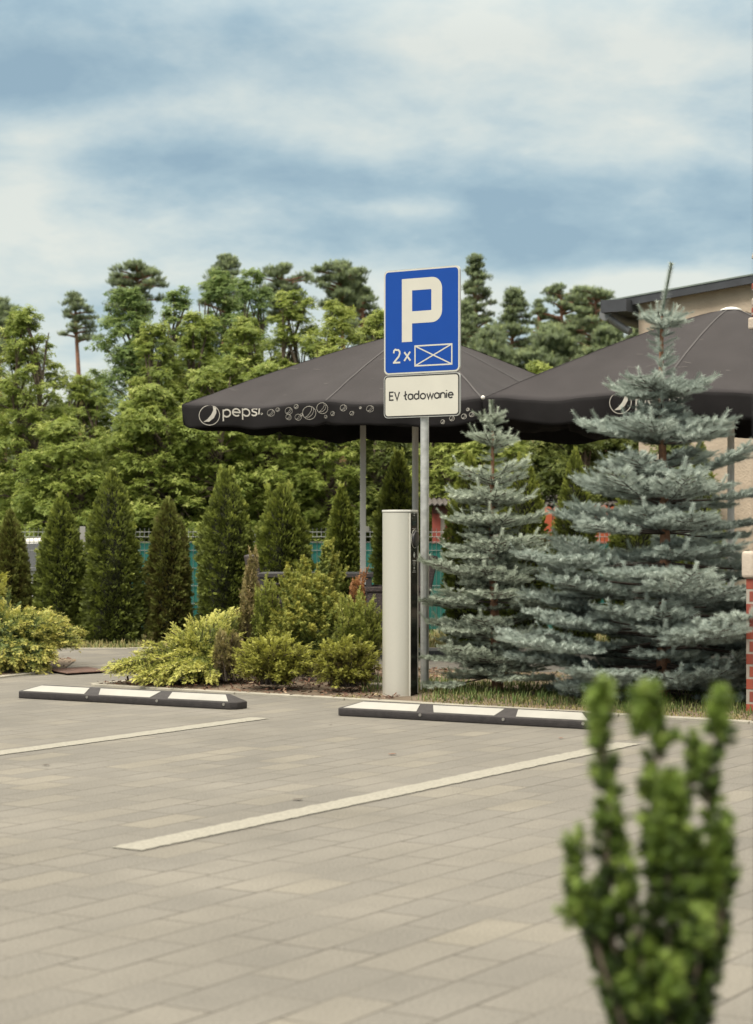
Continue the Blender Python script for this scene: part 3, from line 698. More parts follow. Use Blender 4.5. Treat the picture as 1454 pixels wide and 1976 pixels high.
        mb = MB(); mb.tube([s.c+np.array([0, 0, z]) for z in (zc-.004, zc+.006, zc+.02, zc+.026)], [.088, .085, .045, .008], 24); o = mb.build('cap', mat('white_plastic', (.6, .58, .54), .5), s.o); autosmooth(o)
    def front(s):    # photo pixel -> (t, d) on the front valance
        P = Plane3(s.c1, U)
        def f(px, py):
            t, z = P.st(px, py); x, y = s.edge(0, t); return t, z-s.ztop(x, y)
        return f
U1 = Parasol(W(352, 780, 17.6), -.0193, 2.206, 2.905, 'black parasol spreading behind the parking sign, its white printed brand name at the left corner', 1.16, 1); U1.build(.185)
U2 = Parasol((.85, 15.93), -.004, 2.17, 2.925, 'black parasol on the right rising behind the taller spruce, white cap on its peak', 1.18, 3); U2.build(.185)
def onval(u, side=0, off=.006): return lambda t, d, e=0.0: u.vpos(side, t, -d, off+e)
f1 = U1.front(); f2 = U2.front()
def globe(mb, u, cx, cy, r, fpx, w=.007, fill=True, side=0, ph=0.0):
    """round emblem: outline circle with a swoosh"""
    rx = r; c = lambda a, k=1.0: fpx(cx+math.cos(math.radians(a))*rx*k*.97, cy-math.sin(math.radians(a))*rx*k*.93)
    fn = onval(u, side)
    ribbon(mb, [c(a+ph) for a in range(0, 360, 15)], w, fn, closed=True)
    lower = [fpx(cx-.58*r, cy+.62*r), fpx(cx-.18*r, cy+.34*r), fpx(cx+.14*r, cy-.02*r), fpx(cx+.36*r, cy-.46*r), fpx(cx+.30*r, cy-.84*r)]
    upper = [fpx(cx-.58*r, cy+.62*r), fpx(cx-.05*r, cy+.60*r), fpx(cx+.40*r, cy+.28*r), fpx(cx+.66*r, cy-.20*r), fpx(cx+.62*r, cy-.66*r)]
    if fill:
        n = len(lower); f3 = onval(u, side, .0064); mb.add([f3(*p) for p in lower]+[f3(*p) for p in upper], [(i, i+1, n+i+1, n+i) for i in range(n-1)])
    else: ribbon(mb, lower, w*.8, onval(u, side, .0064)); ribbon(mb, upper[::-1], w*.8, onval(u, side, .0068))
def K(cx, cy): return 330+cx/3.231, 640+cy/3.231
mb = MB(); globe(mb, U1, *K(247, 519), 20.0, f1, .006)
mb.build('emblem', PRT, U1.val[0])
mb = MB(); a_ = f1(*K(330, 532)); e_ = f1(*K(562, 518)); xh = abs(f1(*K(420, 482))[1]-f1(*K(420, 532))[1])*.92
tot = sum(LET[k][1] for k in 'pepsi'); tot = 1.12+1.12+1.12+.86+.1
fn = onval(U1); text(mb, list('pepsi'), a_[0], a_[1], xh, .0135, lambda t, d, e=0: fn(t, d, e), sx=(e_[0]-a_[0])/(tot*xh), slope=(e_[1]-a_[1])/(e_[0]-a_[0]))
mb.build('brand_lettering', PRT, U1.val[0])
mb = MB()
BUB = [(632, 508, 22), (672, 487, 12), (741, 494, 22), (787, 467, 13), (740, 531, 17), (800, 530, 19), (822, 515, 8), (868, 503, 40), (948, 475, 33), (1014, 509, 13), (1083, 476, 20), (1137, 511, 13), (1248, 483, 22), (575, 515, 6), (1187, 476, 7), (965, 526, 9)]
for k, (bx, by, br_) in enumerate(BUB): x_, y_ = K(bx, by); mb = MB(); globe(mb, U1, x_, y_, max(2.0, br_/3.231*1.05), f1, .0022 if br_ < 25 else .0032, False); mb.build('bubble_print', PRT, U1.val[0])
mb = MB()
for k, (bx, by, br_) in enumerate(((898, 803, 5), (912, 800, 4.5), (905, 790, 3), (875, 806, 5), (857, 812, 4))): mb = MB(); globe(mb, U1, bx, by, br_, f1, .003, False); mb.build('bubble_print', PRT, U1.val[0])
# inside of the far valances: faint prints seen from below
def backpx(u, side):
    o, a = (u.world(u.H, u.H, 0), -U) if side == 2 else (u.world(-u.H, u.H, 0), -V)
    P = Plane3(o, a)
    def f(px, py): t, z = P.st(px, py); x, y = u.edge(side, t); return t, z-u.ztop(x, y)
    return f
FPRT = mat('faded_print', (.06, .055, .05), .8)
def lunes(u, side, items, m, off):
    fb = backpx(u, side)
    for bx, by, r in items:
        mb = MB()
        fn = lambda t, d, e=0.0: u.vpos(side, t, min(max(-d, .005), .19), off)
        try:
            ribbon(mb, [fb(bx+math.cos(t)*r, by+math.sin(t)*r) for t in [2*math.pi*i/14 for i in range(14)]], .005, fn, closed=True)
        except Exception as ex: pass
        mb.build('bubble_print', m, u.val[side])
lunes(U1, 3, [(548, 812, 9), (525, 806, 5)], PRT, -.008)
lunes(U2, 3, [(990, 797, 7), (1008, 800, 12), (1019, 808, 6), (1053, 800, 5), (1082, 803, 6), (1105, 802, 7), (1118, 806, 11), (1133, 812, 5)], FPRT, -.008)
# right parasol: emblem, end of the brand name and the small word
mb = MB(); globe(mb, U2, 1199, 777, 22, f2, .006); mb.build('emblem', PRT, U2.val[0])
mb = MB(); fn = onval(U2); a_ = f2(1229, 787); e_ = f2(1320, 778); xh2 = .07
text(mb, list('pepsi'), a_[0], a_[1], xh2, .013, lambda t, d, e=0: fn(t, d, e), sx=(e_[0]-a_[0])/(4.3*xh2)); mb.build('brand_lettering', PRT, U2.val[0])
mb = MB(); a_ = f2(1295, 794); text(mb, list('max'), a_[0], a_[1], .022, .0045, lambda t, d, e=0: fn(t, d, e), sx=.95); mb.build('small_lettering', PRT, U2.val[0])
# small round emblem cut by the sign on parasol 1's far valance
lunes(U1, 0, [], PRT, .01)
# pale scuffs on the canopy cloth
rr = random.Random(5)
for u, n_ in ((U1, 24), (U2, 16)):
    cv = [c for c in u.o.children if c.name.startswith('canopy')][0]
    for k in range(n_):
        x_ = rr.uniform(-1.3, .9); y_ = rr.uniform(-1.4, -.5)
        if abs(x_) > abs(y_): continue
        L_ = rr.uniform(.02, .09); a_ = rr.uniform(-.5, .9); pts = []; mb = MB()
        for j in range(4):
            xx = x_+L_*math.cos(a_)*j/3+rr.uniform(-.003, .003); yy = y_+L_*math.sin(a_)*j/3*.6; pts.append((xx, yy))
        ribbon(mb, pts, rr.uniform(.0015, .004), lambda a, b, u=u: u.world(a, b, u.ztop(a, b)+.0065)); mb.build('scuff_mark', DUST, cv)
# white knob where the two parasols meet
kp = W(932.5, 767, 15.85); mb = MB()
mb.tube([kp+np.array([0, 0, z]) for z in (-.016, -.010, 0, .010, .016)], [.006, .014, .017, .013, .005], 12); autosmooth(mb.build('corner_knob', mat('white_plastic', (.6, .58, .54), .5), U2.o), 2)
# ------------------------------------------------------------------ vegetation
BARK = mat('grey_brown_bark', (.10, .075, .055), .9, var=.35, nscale=18, bump=.6)
PBARK = mat('orange_pine_bark', (.20, .10, .065), .9, var=.35, nscale=10, bump=.6)
SBARK = mat('reddish_young_bark', (.20, .10, .055), .85, var=.3, nscale=40, bump=.5)
DEADT = mat('dead_inner_twigs', (.055, .042, .033), .95, var=.3)
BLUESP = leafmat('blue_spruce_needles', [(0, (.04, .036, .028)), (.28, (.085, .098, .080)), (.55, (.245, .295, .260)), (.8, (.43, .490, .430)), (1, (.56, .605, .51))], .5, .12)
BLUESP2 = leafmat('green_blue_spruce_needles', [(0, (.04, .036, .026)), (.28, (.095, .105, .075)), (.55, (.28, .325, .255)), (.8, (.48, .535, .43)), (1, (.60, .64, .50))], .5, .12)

def interp(tab, x): return np.interp(x, [t[0] for t in tab], [t[1] for t in tab])
def spruce(base, H, rad, whorls, label, m, seed, sc=1.0, leader=.3, low=.1):
    """rad: table (height, radius); whorls: list of heights"""
    rng = np.random.default_rng(seed); base = np.array(base, float)
    root = empty('blue_spruce', base, label, 'spruce')
    tr = MB(); lean = rng.normal(0, .01, 2)
    def axis(z): return base+np.array([lean[0]*z+.01*math.sin(z*3+seed), lean[1]*z, z])
    zs = np.linspace(-.05, H-leader, 14); tr.tube([axis(z) for z in zs], [max(.006*sc, .042*sc*(1-z/H)+.004) for z in zs], 8)
    autosmooth(tr.build('trunk', SBARK, root))
    P, D, S, v, Ups = [], [], [], [], []; tw = MB()
    def finger(p, d, L, wd, val, up=(0, 0, 1.)):
        P.append(p); D.append(d); S.append((wd, wd, L)); v.append(val); Ups.append(up)
    UPV = np.array([0, 0, 1.])
    def secondary(p, d, L, val, w0, dens):
        d = norm(d); side = norm(np.cross(d, UPV)); n = max(1, int(L/(.047/dens))); pts = [p]; 
        for i in range(1, n+1):
            t = i/n; q = p+d*L*t+UPV*L*(.10*t*t-.05*t); pts.append(q)
            for sg in (-1, 1):
                if rng.uniform() < .92:
                    dd = norm(d*rng.uniform(.7, 1.0)+side*sg*rng.uniform(.55, .95)+UPV*rng.uniform(-.18, .32))
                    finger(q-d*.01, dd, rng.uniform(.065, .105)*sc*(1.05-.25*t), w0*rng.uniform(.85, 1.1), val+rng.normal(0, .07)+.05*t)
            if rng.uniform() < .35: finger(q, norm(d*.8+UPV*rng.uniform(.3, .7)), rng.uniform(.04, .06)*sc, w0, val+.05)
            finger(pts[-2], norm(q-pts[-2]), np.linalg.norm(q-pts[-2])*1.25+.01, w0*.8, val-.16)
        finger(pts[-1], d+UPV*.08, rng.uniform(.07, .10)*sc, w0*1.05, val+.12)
        return pts
    def branch(z, az, L, el, val, w0, dens=1.0):
        d0 = np.array([math.cos(az)*math.cos(el), math.sin(az)*math.cos(el), math.sin(el)]); side = norm(np.cross(d0, UPV))
        p0 = axis(z); n = max(3, int(L/.05)); pts = []; curl = rng.uniform(.02, .12); dr = rng.uniform(.0, .05)*min(1, L)
        bend = rng.normal(0, .05)
        for i in range(n+1):
            t = i/n; pts.append(p0+d0*L*t+UPV*L*(curl*t**2.5-dr*math.sin(math.pi*t))+side*L*bend*t*t)
        tw.tube(pts, [max(.0025, .011*sc*(L**.6)*(1-t*.85)) for t in np.linspace(0, 1, n+1)], 5, False)
        bare = .46 if L > .4 else .25 if L > .2 else .08
        i0 = 0; s = L*bare*rng.uniform(.7, 1.1)
        while s < L-.03:
            t = s/L; k = min(int(t*n), n-1); q = pts[k]+(pts[k+1]-pts[k])*(t*n-k); dl = norm(pts[k+1]-pts[k])
            ln = min(.48*(L-s)+.05, .30)*rng.uniform(.75, 1.15)
            for sg in (-1, 1):
                dd = dl*rng.uniform(.75, 1.0)+side*sg*rng.uniform(.75, 1.1)+UPV*rng.uniform(-.08, .10)
                if ln > .085:
                    pp = secondary(q, dd, ln, val+.12*(t-.6), w0, dens); tw.tube([pp[0], pp[len(pp)//2], pp[-1]], [.0035, .0028, .002], 4, False)
                else: finger(q, norm(dd), max(.05, ln)*sc, w0, val+.08*t)
            if rng.uniform() < .6: finger(q, norm(dl+UPV*rng.uniform(.4, .9)), rng.uniform(.045, .07)*sc, w0, val+.06)
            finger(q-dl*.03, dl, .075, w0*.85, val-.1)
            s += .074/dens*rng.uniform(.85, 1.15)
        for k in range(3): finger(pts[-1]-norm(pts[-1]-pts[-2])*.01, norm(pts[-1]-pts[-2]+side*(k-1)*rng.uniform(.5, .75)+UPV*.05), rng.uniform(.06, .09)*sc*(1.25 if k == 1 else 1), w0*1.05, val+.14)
    W0 = .080*sc
    # leader: a long bare-tipped shoot
    tip = axis(H-leader)
    for i in range(1): finger(tip, axis(H)-tip+np.array([.065 if H > 2.5 else -.01, 0, 0]), leader, .85*sc, .66)
    LEAD = len(P)-1
    for z in whorls:
        R = float(interp(rad, z)); n = int(rng.integers(9, 12)) if R > .55 else int(rng.integers(8, 10)) if R > .26 else int(rng.integers(6, 8)); a0 = rng.uniform(0, 6.28); f = z/H
        for k in range(n):
            L = R*rng.uniform(.70, 1.16); el = np.interp(f, [0, .35, .7, 1], [-.06, .04, .22, .62])+rng.normal(0, .09)
            branch(z+rng.uniform(-.03, .03), a0+2*math.pi*k/n+rng.normal(0, .16), L, el, .58+rng.normal(0, .05)+.1*(f-.5), W0, 1.0 if R > .25 else 1.15)
    # lesser whorls between the main ones
    wl = sorted(whorls, reverse=True)
    for za, zb in zip(wl[:-1], wl[1:]):
        z = (za+zb)/2; R = float(interp(rad, z))*.80; n = 7 if z < H*.26 else 0; a0 = rng.uniform(0, 6.28)
        for k in range(n): branch(z+rng.uniform(-.03, .03), a0+2*math.pi*k/n+rng.normal(0, .2), R*rng.uniform(.75, 1.1), rng.uniform(-.02, .16), .52+rng.normal(0, .05), W0, .95)
    # small shoots between the whorls
    z = low
    while z < H-leader*1.05:
        R = float(interp(rad, z)); k = 2 if R > .5 else 6
        for j in range(k):
            a = rng.uniform(0, 6.28); L = min(R*.5, .26)*rng.uniform(.4, 1.0)
            if L > .115 and R > .25: branch(z, a, L, rng.uniform(0, .3), .50+rng.normal(0, .05), W0*.95)
            else: finger(axis(z)+np.array([math.cos(a), math.sin(a), 0])*.012, np.array([math.cos(a), math.sin(a), rng.uniform(.1, .6)]), rng.uniform(.07, .125)*sc, W0, .62)
        z += (.11 if R > .5 else .05)
    P = np.array(P); D = np.array(D); S = np.array(S); v = np.array(v); Ups = np.array(Ups)
    lead = np.zeros(len(P), bool); lead[LEAD] = True
    a, b, c = multi(SPR, P[~lead], D[~lead], Ups[~lead], S[~lead], v[~lead], rng)
    a2, b2, c2 = scatter(*SPRL, P[lead], D[lead], Ups[lead]+np.array([[.3, .2, 0]]), S[lead]*np.array([[.9, .9, 1]]), v[lead])
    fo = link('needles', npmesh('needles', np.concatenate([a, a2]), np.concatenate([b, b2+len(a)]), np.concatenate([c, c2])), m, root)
    tw.build('branches', DEADT, root); print('spruce fingers', len(P)); return root
def wz(py, Y): return HC-(py-HZ)*Y/F
YB, YA = 12.95, 13.5
bb = W(1283, 0, YB); bb[2] = 0
radB = [(0, .72), (.12, .95), (.35, 1.08), (.62, 1.03), (.85, .88), (1.05, .78), (1.3, .64), (1.52, .52), (1.75, .46), (1.95, .31), (2.05, .22), (2.25, .15), (2.4, .12), (2.6, .135)]
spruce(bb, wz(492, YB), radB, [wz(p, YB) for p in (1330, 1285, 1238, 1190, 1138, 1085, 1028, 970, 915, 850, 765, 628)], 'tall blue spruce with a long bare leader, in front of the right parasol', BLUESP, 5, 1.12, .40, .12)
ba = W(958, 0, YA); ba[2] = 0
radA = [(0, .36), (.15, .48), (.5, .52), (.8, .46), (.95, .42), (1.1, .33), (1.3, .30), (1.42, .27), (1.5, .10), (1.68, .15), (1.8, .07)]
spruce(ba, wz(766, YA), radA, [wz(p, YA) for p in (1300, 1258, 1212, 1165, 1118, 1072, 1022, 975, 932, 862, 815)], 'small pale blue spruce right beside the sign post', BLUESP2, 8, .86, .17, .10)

def blobs3(rng, n, fn):
    out = []
    while len(out) < n:
        q = fn(rng)
        if q is not None: out.append(q)
    return np.array(out)
# hedge conifers -------------------------------------------------------
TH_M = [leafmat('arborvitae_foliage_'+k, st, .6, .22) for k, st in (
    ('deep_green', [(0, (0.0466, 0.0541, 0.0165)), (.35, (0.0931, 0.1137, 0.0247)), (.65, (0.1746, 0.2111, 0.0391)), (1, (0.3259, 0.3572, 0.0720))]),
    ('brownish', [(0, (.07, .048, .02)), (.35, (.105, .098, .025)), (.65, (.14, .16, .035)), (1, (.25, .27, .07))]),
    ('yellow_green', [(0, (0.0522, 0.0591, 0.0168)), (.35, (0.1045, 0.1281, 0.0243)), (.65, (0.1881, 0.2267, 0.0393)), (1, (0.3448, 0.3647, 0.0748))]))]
THCORE = mat('inner_shade_core', (.018, .020, .009), .95, var=.3)
def thuja(px, top, hwpx, Y, basez, label, m=0, seed=0, tips=(0,), n=5200, shape=1.0, crown=1.0):
    rng = np.random.default_rng(seed+100); x0 = (px-CX)*Y/F; H = wz(top, Y)-basez; R = hwpx*Y/F-.022
    root = empty('thuja', (x0, Y, basez), label, 'arborvitae', 'arborvitae hedge along the wire fence')
    c0 = np.array([x0, Y, basez])
    ph = rng.uniform(0, 6.28, 6)
    def prof(t): return R*np.clip(np.interp(t, [0, .1, .35, .55, .72, .86, .94, 1], [.80, .93, 1.0, .93, .74, .46, .24, .04]), 0, 1)
    def rmod(a, t): return 1+.09*np.sin(2*a+ph[0]+5*t)+.08*np.sin(3*a+ph[1]-9*t)+.07*np.sin(5*a+ph[2]+17*t)+.06*np.sin(7*a+ph[3]-31*t)
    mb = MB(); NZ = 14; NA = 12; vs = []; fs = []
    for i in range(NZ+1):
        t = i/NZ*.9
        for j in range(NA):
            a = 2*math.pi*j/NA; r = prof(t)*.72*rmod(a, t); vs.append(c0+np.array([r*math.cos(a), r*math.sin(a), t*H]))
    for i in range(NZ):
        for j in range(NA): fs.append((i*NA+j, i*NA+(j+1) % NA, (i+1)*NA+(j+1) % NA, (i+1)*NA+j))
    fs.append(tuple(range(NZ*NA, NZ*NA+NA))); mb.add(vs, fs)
    mb.tube([c0-np.array([0, 0, .03]), c0+np.array([0, 0, .3*H])], [.035, .03], 8); mb.build('core_and_stem', THCORE, root, smooth=True)  # solid dark core against see-through, interior shade put into its colour; plus the stem
    t = rng.uniform(0, 1, n*2); keep = rng.uniform(0, 1, n*2) < (prof(t)/R+.12); t = t[keep][:n]; k = len(t)
    a = rng.uniform(0, 2*math.pi, k)
    cl = np.sin(a*4+t*30+ph[3])*np.sin(t*41-a*3+ph[4])+.5*np.sin(t*77+a*7+ph[5])     # tufts
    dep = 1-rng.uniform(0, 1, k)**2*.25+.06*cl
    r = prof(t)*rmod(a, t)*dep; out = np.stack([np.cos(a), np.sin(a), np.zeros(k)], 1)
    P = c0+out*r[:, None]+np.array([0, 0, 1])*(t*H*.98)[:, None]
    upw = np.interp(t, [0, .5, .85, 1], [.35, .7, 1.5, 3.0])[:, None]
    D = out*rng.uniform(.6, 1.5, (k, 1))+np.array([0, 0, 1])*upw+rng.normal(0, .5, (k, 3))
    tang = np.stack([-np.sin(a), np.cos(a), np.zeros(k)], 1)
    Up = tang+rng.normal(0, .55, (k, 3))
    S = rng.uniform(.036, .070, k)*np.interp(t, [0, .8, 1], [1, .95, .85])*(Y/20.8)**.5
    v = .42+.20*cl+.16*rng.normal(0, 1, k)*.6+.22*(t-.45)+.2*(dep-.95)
    Pt, Dt, St, vt = [], [], [], []
    for dx in tips:                           # feathery leader shoots
        for j in range(34):
            tt_ = rng.uniform(0, 1); Pt.append(c0+np.array([dx*R+rng.normal(0, .03)*(1-tt_), rng.normal(0, .03), H*(.90+.10*tt_)-.02])); Dt.append((rng.normal(0, .3), rng.normal(0, .3), 1)); St.append(rng.uniform(.04, .075)); vt.append(.60+.2*tt_)
    P = np.vstack([P, Pt]); D = np.vstack([D, Dt]); S = np.concatenate([S, St]); v = np.concatenate([v, vt]); Up = np.vstack([Up, rng.normal(0, 1, (len(Pt), 3))])
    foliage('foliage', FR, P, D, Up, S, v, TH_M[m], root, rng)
    return root
TJ = [  # column, top row, half width, distance, label, material, leader shoots
 (20, 985, 36, 20.9, 'round-topped brownish arborvitae at the far left edge of the photo', 1, (0,)),
 (118, 957, 45, 20.9, 'narrow dark arborvitae just right of the gap where the white car shows', 0, (0,)),
 (217, 905, 56, 20.8, 'tallest and broadest dark green arborvitae at the left of the hedge', 0, (0,)),
 (325, 963, 45, 20.8, 'brown-flecked shorter arborvitae between two tall dark ones', 1, (0,)),
 (438, 903, 54, 20.6, 'tall arborvitae with a feathery double tip, behind the thin brownish cone shrub', 0, (-.25, .12, .2)),
 (545, 932, 56, 20.5, 'wide arborvitae with two yellowish tips behind the middle shrubs', 2, (-.55, .25)),
 (660, 935, 34, 20.4, 'narrow arborvitae directly left of the pale parasol post', 2, (0,)),
 (768, 868, 46, 20.2, 'dark arborvitae directly behind the charging column', 0, (-.1, .2)),
 (905, 872, 46, 20.4, 'arborvitae behind the left half of the small blue spruce', 2, (0,)),
 (1010, 880, 52, 20.3, 'arborvitae behind the right half of the small blue spruce', 2, (-.2, .25)),
 (1110, 866, 42, 20.0, 'pointed dark arborvitae between the two blue spruces', 0, (0,)),
 (1225, 880, 52, 19.9, 'dark arborvitae hidden behind the trunk of the tall blue spruce', 0, (0, .2)),
 (1352, 850, 44, 19.6, 'arborvitae left of the right parasol pole, in front of the beige wall', 2, (0,))]
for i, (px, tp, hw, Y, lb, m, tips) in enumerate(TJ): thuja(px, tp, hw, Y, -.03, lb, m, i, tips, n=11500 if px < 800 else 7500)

# spreading junipers and low shrubs ------------------------------------
JUN = leafmat('golden_juniper_foliage', [(0, (0.0392, 0.0477, 0.0212)), (.25, (0.0840, 0.1129, 0.0412)), (.5, (0.1904, 0.2258, 0.0529)), (.75, (0.3696, 0.3763, 0.0823)), (1, (0.5600, 0.5394, 0.1529))], .6, .22)
JUNG = leafmat('grey_green_juniper_foliage', [(0, (.03, .045, .025)), (.28, (.07, .105, .045)), (.55, (.15, .20, .065)), (.75, (.33, .35, .09)), (1, (.54, .48, .13))], .6, .2)
GLOB = leafmat('golden_arborvitae_foliage', [(0, (0.0672, 0.0526, 0.0188)), (.25, (0.1344, 0.1254, 0.0294)), (.55, (0.2464, 0.2509, 0.0470)), (.8, (0.3584, 0.3638, 0.0706)), (1, (0.4704, 0.4641, 0.1058))], .6, .22)
OLIV = leafmat('olive_cypress_foliage', [(0, (0.0560, 0.0502, 0.0176)), (.3, (0.1120, 0.1254, 0.0294)), (.6, (0.1904, 0.2258, 0.0412)), (.85, (0.2800, 0.3011, 0.0647)), (1, (0.3696, 0.3763, 0.0941))], .6, .22)
DPIN = leafmat('dwarf_pine_needles', [(0, (0.0480, 0.0580, 0.0198)), (.35, (0.1040, 0.1377, 0.0330)), (.65, (0.2080, 0.2392, 0.0495)), (1, (0.4160, 0.3915, 0.0770))], .6, .2)
BRNS = leafmat('bronze_shrub_foliage', [(0, (0.1080, 0.0770, 0.0390)), (.4, (0.1890, 0.1680, 0.0650)), (.7, (0.2700, 0.2310, 0.0910)), (1, (0.4050, 0.3080, 0.1560))], .6, .2)
ORNG = leafmat('rusty_orange_foliage', [(0, (0.1500, 0.0765, 0.0270)), (.5, (0.2850, 0.1275, 0.0450)), (1, (0.3750, 0.1870, 0.0810))], .6, .25)
def plume_shrub(name, base, tips, label, cat, m, seed, fsize=.05, dens=1.0, vbase=.25, vtip=.95, droop=.12, stem=BARK, wid=.05, vj=.12, fr=FRT, group=None):
    """tips: list of (point, root point or None); each plume is a branch clad in fronds towards its tip"""
    rng = np.random.default_rng(seed); root = empty(name, base, label, cat, group); base = np.array(base, float)
    P, D, S, v, Up = [], [], [], [], []; st = MB()
    for tip in tips:
        tip = np.array(tip, float); o = base+np.array([rng.normal(0, .05), rng.normal(0, .05), .02]); L = np.linalg.norm(tip-o)
        if L < .05: continue
        mid = (o+tip)/2+np.array([0, 0, L*rng.uniform(.08, .2)]); vb = rng.normal(0, vj*.6)
        n = int(L/.02*dens)+6; pts = []
        for i in range(n+1):
            t = i/n; q = o*(1-t)**2+2*mid*t*(1-t)+tip*t*t; q = q-np.array([0, 0, droop*L*t**4]); pts.append(q)
        st.tube(pts[::max(1, n//6)], .0025, 4, False)
        d_ = norm(tip-mid); sid = norm(np.cross(d_, (0, 0, 1.)))
        s0 = max(.30, 1-.45/L) if L > .5 else .3
        for i in range(n):
            t = (i+.5)/n
            if t < s0: continue
            q = pts[i]; dd = norm(pts[i+1]-pts[i]); u = (t-s0)/(1-s0)
            for k in range(3):
                sg = rng.uniform(-1, 1); off = wid*(1-.75*u)*rng.uniform(.2, 1)
                P.append(q+sid*sg*off+np.array([0, 0, rng.uniform(-.35, .3)*wid])); D.append(dd*rng.uniform(.3, 1)+sid*sg*rng.uniform(.3, 1.1)+np.array([0, 0, rng.uniform(-.25, .5)])+rng.normal(0, .35, 3))
                S.append(fsize*rng.uniform(.7, 1.25)*(1.1-.3*u)); v.append(vbase+(vtip-vbase)*u**1.3+vb+rng.normal(0, vj)); Up.append(np.array([0, 0, 1.])+rng.normal(0, .5, 3))
        P.append(pts[-1]); D.append(norm(pts[-1]-pts[-2])); S.append(fsize*1.3); v.append(vtip+vb); Up.append((0, 0, 1.))
    foliage('foliage', fr, np.array(P), np.array(D), np.array(Up), np.array(S), np.array(v), m, root, rng)
    st.build('branches', DEADT, root); return root
def ell(rng, n, c, r, zmin=None, shell=.35, up=0.0):
    o = []
    while len(o) < n:
        d = norm(rng.normal(0, 1, 3)); 
        if d[2] < -.75: continue
        k = 1-shell*rng.uniform(0, 1)**1.5; q = np.array(c)+d*np.array(r)*k
        if zmin is not None and q[2] < zmin: continue
        o.append(q)
    return o
rng = np.random.default_rng(21)
# middle golden juniper: several layered masses, lowest reaching left
def WW(px, py, Y): return W(px, py, Y)
c = W(400, 1300, 14.6); c[2] = .03; T = []
for (px, py, Y, rx, ry, rz, n) in ((250, 1285, 14.35, .20, .28, .07, 60), (330, 1262, 14.5, .30, .35, .13, 110), (290, 1306, 14.1, .18, .2, .05, 50), (385, 1232, 14.7, .26, .35, .18, 110), (440, 1205, 14.9, .16, .3, .15, 70), (360, 1300, 14.0, .26, .2, .09, 80), (450, 1275, 14.3, .2, .25, .16, 80)):
    q = W(px, py, Y); T += ell(rng, n, q, (rx, ry, rz), .03)
plume_shrub('spreading_juniper', c, T, 'low spreading golden juniper behind the left wheel stop, reaching left over the path', 'juniper', JUN, 31, .030, 1.9, .15, .92, droop=.03, wid=.045)
rng = np.random.default_rng(22)
c = W(20, 1290, 16.3); c[2] = .03; T = []
for (px, py, Y, rx, ry, rz, n) in ((60, 1215, 16.0, .32, .45, .20, 150), (-30, 1200, 16.2, .3, .5, .22, 90), (118, 1226, 16.1, .24, .35, .12, 110), (60, 1190, 16.6, .3, .3, .10, 70), (40, 1265, 15.6, .3, .3, .16, 110), (-40, 1260, 15.4, .3, .3, .2, 60)):
    q = W(px, py, Y); T += ell(rng, n, q, (rx, ry, rz), .03)
plume_shrub('spreading_juniper', c, T, 'grey-green juniper with yellow tips at the left edge beside the path', 'juniper', JUNG, 33, .034, 2.0, .10, .88, vj=.09, droop=.03)
c = W(20, 1200, 17.3); c[2] = .03; rng = np.random.default_rng(23)
T = [W(x_, y_, 17.2+rng.uniform(-.3, .3)) for x_, y_ in ((18, 1128), (60, 1165), (38, 1150), (-10, 1120), (75, 1180), (0, 1140), (45, 1175), (-20, 1150), (20, 1170))]
plume_shrub('spreading_juniper', c, T, 'blue-green juniper branch tips rising behind the yellow-tipped one at the left edge', 'juniper', JUNG, 35, .04, 1.8, .2, .55)
c = W(-12, 1110, 17.6); c[2] = .03
plume_shrub('golden_shrub', c, [W(8, 1088, 17.5), W(12, 1100, 17.6), W(4, 1118, 17.5), W(-15, 1080, 17.5), W(10, 1125, 17.6)], 'orange-yellow shoot tips poking in at the left edge', 'shrub', GLOB, 36, .06, .9, .6, 1.0)
# golden globes in front
def globe_shrub(px, top, bot, hw, Y, label, m, seed, n=150, fs=.032, name='globe_arborvitae', cat='shrub', flat=1.0, vb=.12, vt=.80):
    rng = np.random.default_rng(seed); zt, zb_ = wz(top, Y), max(.03, wz(bot, Y)); R = hw*Y/F; cz = (zt+zb_)/2; c = np.array([(px-CX)*Y/F, Y, .03])
    T = ell(rng, int(n*1.3), (c[0], Y, cz-.01), (R*.96, R*.8*flat, (zt-zb_)/2*.98), .05, .5)
    T = [t+np.array([rng.normal(0, .015), 0, rng.normal(0, .025)]) for t in T]
    return plume_shrub(name, c, T, label, cat, m, seed, fs, 1.9, vb, vt, droop=.06, wid=.045, vj=.13)
globe_shrub(532, 1212, 1322, 88, 13.75, 'rounded golden bush in the middle bed, its bare stem base showing', GLOB, 41, 190)
globe_shrub(668, 1222, 1320, 72, 13.55, 'rounded olive-gold bush directly left of the charging column', GLOB, 42, 160, vb=.06, vt=.68)
# taller shrubs behind them
def upright(px, top, bot, hw, Y, label, m, seed, n, fs=.05, name='upright_shrub', spikes=(), fr=FRT, vb=.15, vt=.8, wid=.05, taper=.5):
    rng = np.random.default_rng(seed); zt, zb_ = wz(top, Y), max(.03, wz(bot, Y)); R = hw*Y/F; c = np.array([(px-CX)*Y/F, Y, .03]); T = []
    for i in range(n):
        t = rng.uniform(.1, 1)**.8; r = R*(1-taper*t**1.6)*math.sqrt(rng.uniform(.35, 1)); a = rng.uniform(0, 6.28)
        T.append((c[0]+r*math.cos(a), Y+r*math.sin(a), zb_+(zt-zb_)*t*rng.uniform(.9, 1.0)))
    for sx, sy in spikes:
        q = W(sx, sy, Y); 
        for k in range(5): T.append(q+np.array([rng.normal(0, .02), rng.normal(0, .03), -rng.uniform(0, .06)*k]))
    return plume_shrub(name, c, T, label, 'shrub', m, seed, fs*.72, 1.8, vb, vt, droop=.0, wid=wid, vj=.13, fr=fr)
